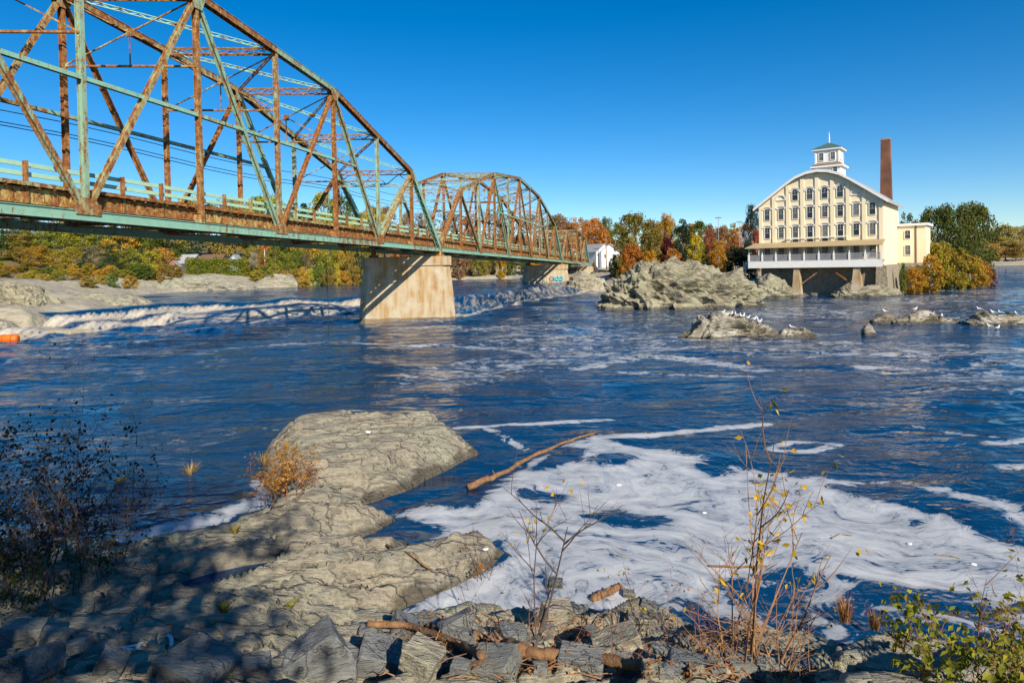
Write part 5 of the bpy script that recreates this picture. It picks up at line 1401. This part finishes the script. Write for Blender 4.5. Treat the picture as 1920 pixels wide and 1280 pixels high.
for i in range(85):                                       # rubble
    u = SR.uniform(650, 1520) if i < 62 else SR.uniform(0, 330)
    lo = np.interp(u, [0, 330, 650, 700, 960, 1300, 1520], [1165, 1215, 1185, 1190, 1172, 1215, 1262])
    v = SR.uniform(lo, 1290); s = SR.uniform(14, 36)
    zone = 'in the rubble below the foam' if u > 600 else 'in the rubble of the lower left corner'
    stone(('dark blue-grey' if i % 3 else 'brownish') + ' small broken stone ' + zone, u, v, s, s * SR.uniform(0.5, 0.8), SR.uniform(-0.4, 0.4), MAT['rock_slate'] if i % 3 else MAT['rock_shore'], 'small stones ' + zone)
# white ring sprayed on the flat slab
pr_ = shore_hit(290, 1205)
def on_shore(x, y): return Vector((x, y, sz(x, y) + 0.03))
mb = MB(); pts = [on_shore(pr_.x + 0.26 * math.cos(a), pr_.y + 0.17 * math.sin(a)) for a in np.linspace(0, 2 * math.pi, 25)]
for a, b in zip(pts[:-1], pts[1:]): mb.bar(a - pr_, b - pr_, 0.06, 0.012)
for q in (-0.04, 0.05):
    pts = [on_shore(pr_.x - 0.22 - 0.07 * i, pr_.y - 0.05 + q - 0.02 * i) for i in range(8)]
    for a, b in zip(pts[:-1], pts[1:]): mb.bar(a - pr_, b - pr_, 0.04, 0.012)
tag(mb.build('spray_mark', simple('white_spray_paint', (0.72, 0.74, 0.76), (0.5, 0.52, 0.54), 6, 0.8, 0), None, pr_), 'white sprayed ring with a short stem on the shaded rock', 'paint mark')

# ---------------------------------------------------------------- driftwood
MAT['drift'] = simple('orange_brown_driftwood', (0.33, 0.18, 0.085), (0.13, 0.07, 0.04), 7, 0.9, 0.8, 26, 0.03)
MAT['drygrey'] = simple('bleached_driftwood', (0.36, 0.30, 0.23), (0.24, 0.19, 0.14), 4, 0.9, 0.5, 18, 0.02)
def log(label, pts, r0, r1, mat, name='driftwood_log', stubs=3, n=9):
    base = Vector(pts[0]); P = [Vector(p) - base for p in pts]
    q = []
    for i in range(25):
        f = i / 24 * (len(P) - 1); a = min(int(f), len(P) - 2)
        q.append(P[a].lerp(P[a + 1], f - a) + Vector((random.uniform(-1, 1), random.uniform(-1, 1), random.uniform(-0.5, 0.5))) * r0 * 0.35)
    r = empty(name, base, label, 'driftwood')
    rad = [(r0 + (r1 - r0) * i / 24) * random.uniform(0.78, 1.15) for i in range(25)]
    MB().tube(q, rad, n).build('stem', mat, r, None, True)
    for k in range(stubs):
        i = random.randint(4, 21); d = Vector((random.uniform(-1, 1), random.uniform(-1, 1), random.uniform(0.2, 1))).normalized()
        MB().tube([q[i], q[i] + d * rad[i] * 3.2], [rad[i] * 0.4, rad[i] * 0.15], 6).build('stub', mat, r, None, True)
    return r
def wz(u, v, z): return W(u, v, z)
log('long curved orange-brown log floating along the foam edge', [wz(878, 912, 0.08), wz(940, 888, 0.1), wz(1000, 853, 0.1), wz(1060, 828, 0.1), wz(1118, 811, 0.06)], 0.12, 0.04, MAT['drift'], stubs=5)
def sh(u, v, dz=0.1): p = shore_hit(u, v); return p + Vector((0, 0, dz))
log('thick peeled orange log lying along the bottom edge', [sh(900, 1240, 0.12), sh(1000, 1256, 0.2), sh(1120, 1268, 0.2), sh(1260, 1276, 0.08)], 0.10, 0.07, MAT['drift'], stubs=4)
log('long thin brown driftwood pole between the stones', [sh(690, 1195, 0.2), sh(770, 1212, 0.25), sh(860, 1236, 0.25), sh(905, 1258, 0.2)], 0.055, 0.05, MAT['drift'])
log('short dark brown log right of the driftwood pole', [sh(880, 1226, 0.2), sh(930, 1236, 0.2), sh(985, 1248, 0.2)], 0.10, 0.09, MAT['drift'])
log('bleached bent stick lying on the shaded rock', [sh(408, 1178, 0.05), sh(420, 1200, 0.07), sh(436, 1246, 0.05)], 0.035, 0.025, MAT['drygrey'], 'driftwood_stick', 2, 6)
log('thin grey branch on the shaded rock left of the bent stick', [sh(348, 1184, 0.05), sh(380, 1196, 0.07), sh(415, 1212, 0.05)], 0.025, 0.015, MAT['drygrey'], 'driftwood_stick', 3, 6)
log('dead forked branch at the tip of the lowest ledge', [sh(725, 1030, 0.1), sh(770, 1060, 0.14), sh(812, 1080, 0.1)], 0.035, 0.018, MAT['drift'], 'driftwood_stick', 5, 6)
log('broken bark slab afloat in the foam', [wz(1112, 1122, 0.04), wz(1140, 1110, 0.05), wz(1165, 1096, 0.04)], 0.10, 0.07, MAT['drift'], stubs=1)
log('thin stick floating across the right of the foam', [wz(1560, 1008, 0.02), wz(1580, 1000, 0.03), wz(1600, 1003, 0.02)], 0.02, 0.012, MAT['drygrey'], 'driftwood_stick', 1, 5)
log('small curved stick on the foam near the right edge', [wz(1755, 1038, 0.02), wz(1775, 1040, 0.03), wz(1800, 1046, 0.02)], 0.02, 0.012, MAT['drygrey'], 'driftwood_stick', 1, 5)
log('straight brown stick afloat near the flooded stems', [wz(1330, 1060, 0.03), wz(1390, 1062, 0.04), wz(1440, 1060, 0.03)], 0.03, 0.02, MAT['drift'], 'driftwood_stick', 1, 5)
FM = simple('foam_clump', (0.82, 0.81, 0.78), (0.72, 0.72, 0.70), 6, 0.9, 0.6, 14, 0.03)
for i, (u, v, w, lb) in enumerate([(690, 817, 12, 'small white foam lump stranded on top of the outcrop'), (1160, 910, 11, 'white foam lump in the middle of the foam sheet'), (1320, 962, 9, 'round foam lump right of the swirl'), (1705, 1022, 10, 'foam lump on the smooth right foam'), (1825, 1060, 11, 'foam lump near the right edge'), (910, 1040, 12, 'foam lump on the tip of the lowest ledge'), (1050, 1040, 9, 'foam lump left of the thin sapling top')]):
    p = shore_hit(u, v); k = p.y / FPX; w2 = w * k / 2
    V, F = ICO[3]; Q = V * np.array([w2, w2 * 0.9, min(0.05, w2 * 0.35)]) * (1 + 0.25 * fbm(V[:, 0] * 2 + i, V[:, 1] * 2, V[:, 2] * 2, 3, 60 + i))[:, None]
    tag(link('foam_lump', fastmesh('foam_lump', Q, F, True), FM, None, p), lb, 'foam', 'foam lumps')

# ================================================================ SHRUBS AND SAPLINGS
def twigs(mb, rng, p, d, ln, r, depth, tips, spread=0.6, droop=0.0, kids=4):
    n = 4; pts = [p]; dd = d.normalized()
    for i in range(n):
        dd = (dd + Vector((rng.gauss(0, 0.10), rng.gauss(0, 0.10), rng.gauss(0.02, 0.08) - droop))).normalized()
        pts.append(pts[-1] + dd * ln / n)
    mb.tube(pts, [r * (1 - 0.75 * i / n) for i in range(n + 1)], 4 if depth < 2 else 3)
    tips.append(pts[-1])
    if depth > 0: tips.append(pts[2])
    if depth >= 1:
        for k in range(kids):
            f = rng.uniform(0.3, 0.95); i = min(int(f * n), n - 1); q = pts[i].lerp(pts[i + 1], f * n - i)
            a = rng.uniform(0, 6.28); side = Vector((math.cos(a), math.sin(a), 0.35))
            twigs(mb, rng, q, dd * (1 - spread) + side * spread, ln * rng.uniform(0.3, 0.55), r * 0.5, depth - 1, tips, spread, droop, max(2, kids - 1))
def leafmesh(rng, tips, n, size, name='foliage', hang=True):
    V, F = [], []
    for i in range(n):
        t = rng.choice(tips) + Vector((rng.gauss(0, 1), rng.gauss(0, 1), rng.gauss(0, 1))) * size * 0.8
        a = Vector((rng.gauss(0, 1), rng.gauss(0, 1), rng.gauss(-0.8 if hang else 0.2, 0.6))).normalized(); b = a.cross(Vector((rng.gauss(0, 1), rng.gauss(0, 1), rng.gauss(0, 1)))).normalized()
        c = a.cross(b); s = size * rng.uniform(0.6, 1.2); k = len(V)
        V += [t, t + a * s * 0.5 + b * s * 0.32 + c * s * 0.08, t + a * s * 1.1, t + a * s * 0.5 - b * s * 0.32 + c * s * 0.08]; F.append((k, k + 1, k + 2, k + 3))
    return pydata(name, V, F)
def shrub(name, label, u, v, vtop, stems, spread, stemcol, leafn, leafs, leafcol, seed, depth=2, r=0.012, kids=4, droop=0.0, lean=(0, 0), cat='shrub', upper=0.0, basew=0.15):
    p = shore_hit(u, v); k = math.hypot(p.y, CAM_H - p.z) / FPX
    top = D(u, vtop, p.y); h = max(0.3, top.z - p.z)
    rng = random.Random(seed); tips = []
    root = empty(name, p, label, cat)
    for i in range(stems):
        mb = MB(); a = rng.uniform(0, 6.28); q = rng.uniform(0, 1)
        d = Vector((math.cos(a) * spread * q + lean[0], math.sin(a) * spread * q + lean[1], 1))
        hh = h * (1.0 if i == 0 else rng.uniform(0.45, 0.95))
        twigs(mb, rng, Vector((rng.uniform(-basew, basew), rng.uniform(-basew, basew), -0.1)), d if i else Vector((lean[0], lean[1], 1)), hh / max(0.5, d.normalized().z), r * (1 if i == 0 else 0.8), depth, tips, 0.55, droop, kids)
        mb.build('stem', stemcol, root)
    if leafn:
        tp = [t for t in tips if t.z > h * upper] or tips
        o = link('foliage', leafmesh(rng, tp, leafn, leafs), MAT['leaf'], root); o.color = (*leafcol, 1)
    return root
TW_DARK = simple('dark_twig_bark', (0.07, 0.05, 0.045), (0.12, 0.09, 0.075), 6, 0.85, 0.2, 30, 0.005)
TW_OR = simple('orange_twig_bark', (0.34, 0.19, 0.09), (0.22, 0.11, 0.06), 6, 0.85, 0.2, 30, 0.005)
TW_RED = simple('red_twig_bark', (0.20, 0.07, 0.05), (0.28, 0.13, 0.08), 6, 0.85, 0.2, 30, 0.005)
shrub('sapling', 'thin sapling with a plume of yellow leaves on its top, left of centre right', 1010, 1215, 930, 1, 0, TW_DARK, 26, 0.10, (0.60, 0.42, 0.03), 3, depth=2, r=0.020, kids=4, upper=0.70)
shrub('sapling', 'leafless dark sapling leaning right over the foam', 985, 1245, 985, 2, 0.2, TW_DARK, 0, 0.05, YEL, 4, depth=2, r=0.027, kids=4, lean=(0.42, 0.05))
shrub('sapling', 'tallest orange-stemmed sapling hung with yellow leaves', 1400, 1262, 800, 4, 0.16, TW_OR, 110, 0.10, (0.62, 0.42, 0.03), 5, depth=2, r=0.024, kids=4, lean=(0.03, 0.0), upper=0.35)
shrub('sapling', 'bare orange sapling fanning left of the tallest one', 1362, 1235, 930, 3, 0.25, TW_OR, 0, 0.05, YEL, 6, depth=2, r=0.018, kids=4, lean=(0.05, 0))
shrub('dogwood_shrub', 'tangle of low arching orange stems at the foot of the tallest sapling', 1420, 1275, 1085, 14, 1.3, TW_OR, 30, 0.06, (0.50, 0.34, 0.04), 7, depth=1, r=0.014, kids=4, droop=0.05, basew=0.5)
shrub('sapling', 'bent orange sapling reaching right with few yellow leaves', 1470, 1262, 1050, 2, 0.2, TW_OR, 22, 0.085, (0.62, 0.44, 0.04), 8, depth=1, r=0.018, kids=5, lean=(0.55, 0.1), upper=0.6)
shrub('viburnum_shrub', 'leafy yellow-green shrub in the bottom right corner', 1800, 1295, 1150, 11, 0.8, TW_RED, 560, 0.10, (0.26, 0.27, 0.03), 9, depth=2, r=0.012, kids=4, basew=0.55)
shrub('viburnum_shrub', 'yellow-green leafy shrub cut by the right edge', 1905, 1270, 1105, 9, 0.6, TW_RED, 420, 0.085, (0.24, 0.25, 0.03), 10, depth=2, r=0.012, kids=4, basew=0.3)
shrub('dogwood_shrub', 'bare red twigs rising behind the leafy corner shrub', 1815, 1275, 1060, 4, 0.25, TW_RED, 0, 0.05, YEL, 11, depth=2, r=0.010, kids=3)
shrub('alder_shrub', 'dark twiggy shrub with withered leaves at the left edge', 95, 1105, 800, 13, 0.55, TW_DARK, 1100, 0.10, (0.055, 0.035, 0.022), 12, depth=2, r=0.022, kids=6, basew=0.7)
shrub('alder_shrub', 'dark tangled lower shrub cut by the left edge', 10, 1120, 900, 12, 0.9, TW_DARK, 1300, 0.09, (0.07, 0.055, 0.025), 13, depth=2, r=0.018, kids=6, basew=0.8)
shrub('alder_shrub', 'dark low branches spreading right from the left shrub', 190, 1085, 900, 9, 1.1, TW_DARK, 700, 0.08, (0.06, 0.04, 0.022), 14, depth=2, r=0.015, kids=6, basew=0.5, lean=(0.3, 0))
shrub('fern_clump', 'green fern and weeds under the left shrub', 60, 1135, 1030, 22, 1.4, TW_DARK, 1300, 0.08, (0.07, 0.085, 0.02), 15, depth=1, r=0.006, kids=3, basew=1.2)
shrub('blueberry_shrub', 'orange and yellow shrub growing on the rock outcrop', 548, 922, 840, 16, 0.9, TW_RED, 1000, 0.085, (0.42, 0.22, 0.035), 16, depth=2, r=0.010, kids=3, basew=0.7)
shrub('blueberry_shrub', 'russet lower part of the outcrop shrub', 530, 935, 862, 12, 0.9, TW_RED, 560, 0.07, (0.30, 0.12, 0.04), 17, depth=2, r=0.010, kids=3, basew=0.6)
shrub('goldenrod_plant', 'small upright weed with yellow tips in the lower middle', 1200, 1190, 1052, 2, 0.15, TW_OR, 60, 0.06, (0.50, 0.36, 0.04), 18, depth=1, r=0.009, kids=5, upper=0.4)
shrub('alder_shrub', 'dead twigs with brown leaves on the lowest ledge tip', 905, 1095, 1005, 6, 0.9, TW_DARK, 50, 0.08, (0.34, 0.15, 0.03), 19, depth=1, r=0.010, kids=4, basew=0.3)
shrub('dogwood_shrub', 'bare dark brush among the stones below the foam', 840, 1245, 1120, 9, 1.0, TW_DARK, 40, 0.06, (0.30, 0.13, 0.04), 20, depth=2, r=0.009, kids=4, basew=0.6)
shrub('dogwood_shrub', 'fine reddish brush at the water edge left of the orange saplings', 1290, 1215, 1110, 9, 0.9, TW_RED, 70, 0.05, (0.34, 0.16, 0.04), 21, depth=2, r=0.007, kids=4, basew=0.7)
shrub('dogwood_shrub', 'thin brown brush along the bottom edge', 1120, 1275, 1165, 10, 1.1, TW_RED, 60, 0.05, (0.36, 0.18, 0.05), 22, depth=2, r=0.008, kids=4, basew=0.9)
def tuft(label, u, v, hpx, wpx, col, seed, n=70):
    p = shore_hit(u, v); k = math.hypot(p.y, CAM_H - p.z) / FPX; rng = random.Random(seed); h, w = hpx * k, wpx * k
    V, F = [], []
    for i in range(n):
        a = rng.uniform(0, 6.28); b = Vector((math.cos(a), math.sin(a), 0)); o = b * rng.uniform(0, w * 0.25); hh = h * rng.uniform(0.5, 1); s = Vector((-b.y, b.x, 0)) * 0.008
        q = len(V); m = o + b * w * 0.15 + UPZ * hh * 0.6; t = o + b * w * rng.uniform(0.2, 0.55) + UPZ * hh
        V += [o - s, o + s, m + s * 0.8, m - s * 0.8, t]; F += [(q, q + 1, q + 2, q + 3), (q + 3, q + 2, q + 4)]
    o = link('grass_tuft', pydata('grass_tuft', V, F), MAT['leaf'], None, p); o.color = (*col, 1)
    tag(o, label, 'grass', 'grass tufts')
for i, (u, v, h, w, c, lb) in enumerate([(357, 890, 24, 40, (0.42, 0.32, 0.08), 'straw tuft standing in the shallows'), (520, 925, 30, 60, (0.30, 0.28, 0.05), 'yellow-green grass at the foot of the outcrop shrub'), (495, 870, 20, 40, (0.40, 0.28, 0.08), 'dry tuft at the left end of the outcrop'),
        (1585, 1165, 48, 36, (0.36, 0.17, 0.06), 'russet reed tuft standing in the dark water'), (1640, 1180, 36, 30, (0.34, 0.16, 0.06), 'smaller russet reed tuft right of the other'), (420, 1150, 18, 30, (0.12, 0.14, 0.03), 'green moss tuft on the shaded rock'), (545, 1140, 14, 26, (0.30, 0.30, 0.05), 'yellow moss tuft at the shade edge'), (225, 905, 14, 30, (0.25, 0.20, 0.04), 'olive tuft in the left shallows'),
        (440, 1000, 16, 24, (0.26, 0.24, 0.05), 'small tuft at the slab end by the left foam')]):
    tuft(lb, u, v, h, w, c, 100 + i)
lit = link('leaf_litter', leafmesh(random.Random(77), [sh(random.uniform(880, 1420), random.uniform(1165, 1280), 0.04) for i in range(260)], 1500, 0.06, hang=False), MAT['leaf']); lit.color = (0.36, 0.16, 0.05, 1)
tag(lit, 'brown dry leaves littering the stones below the foam', 'leaf litter', kind='stuff')
rg = random.Random(78)
db = MB()
for i in range(260):
    u, v = rg.uniform(700, 1500), rg.uniform(1160, 1285)
    p = shore_hit(u, v); a = rg.uniform(0, 6.28); ln = rg.uniform(0.15, 0.6); d_ = Vector((math.cos(a), math.sin(a) * 0.6, rg.uniform(-0.05, 0.3))) * ln
    db.tube([p + UPZ * 0.04, p + d_ * 0.5 + UPZ * 0.08, p + d_ + UPZ * 0.04], [0.010, 0.008, 0.004], 3)
tag(db.build('twig_debris', TW_OR), 'scattered twigs and sticks washed up among the stones', 'twigs', kind='stuff')
# ---------------------------------------------------------------- trees on the bank behind the viewpoint, whose shade falls over the lower left
KINDS['shade'] = [crown_broad(51, nb=95, per=85, size=0.013, spread=0.40, z0=0.30), crown_broad(52, nb=95, per=85, size=0.013, spread=0.40, z0=0.30)]
for i, (x, y, zt, wd, lb) in enumerate([(0.3, -10.8, 20.5, 9.5, 'leafy bank tree right behind the viewpoint'), (-8.0, -11.5, 21.0, 11.5, 'leafy bank tree behind and left of the viewpoint')]):
    r = empty('oak_tree', (x, y, sz(x, y) if y > -6 else 6.5), lb, 'tree', rz=i * 1.3)
    h = zt - r.location.z; r.scale = (wd / 0.8, wd / 0.8, h)
    cm, tm = KINDS['shade'][i]
    c = link('crown', cm, MAT['leaf'], r); c.color = (*OLIVE, 1); link('trunk', tm, MAT['bark'], r)
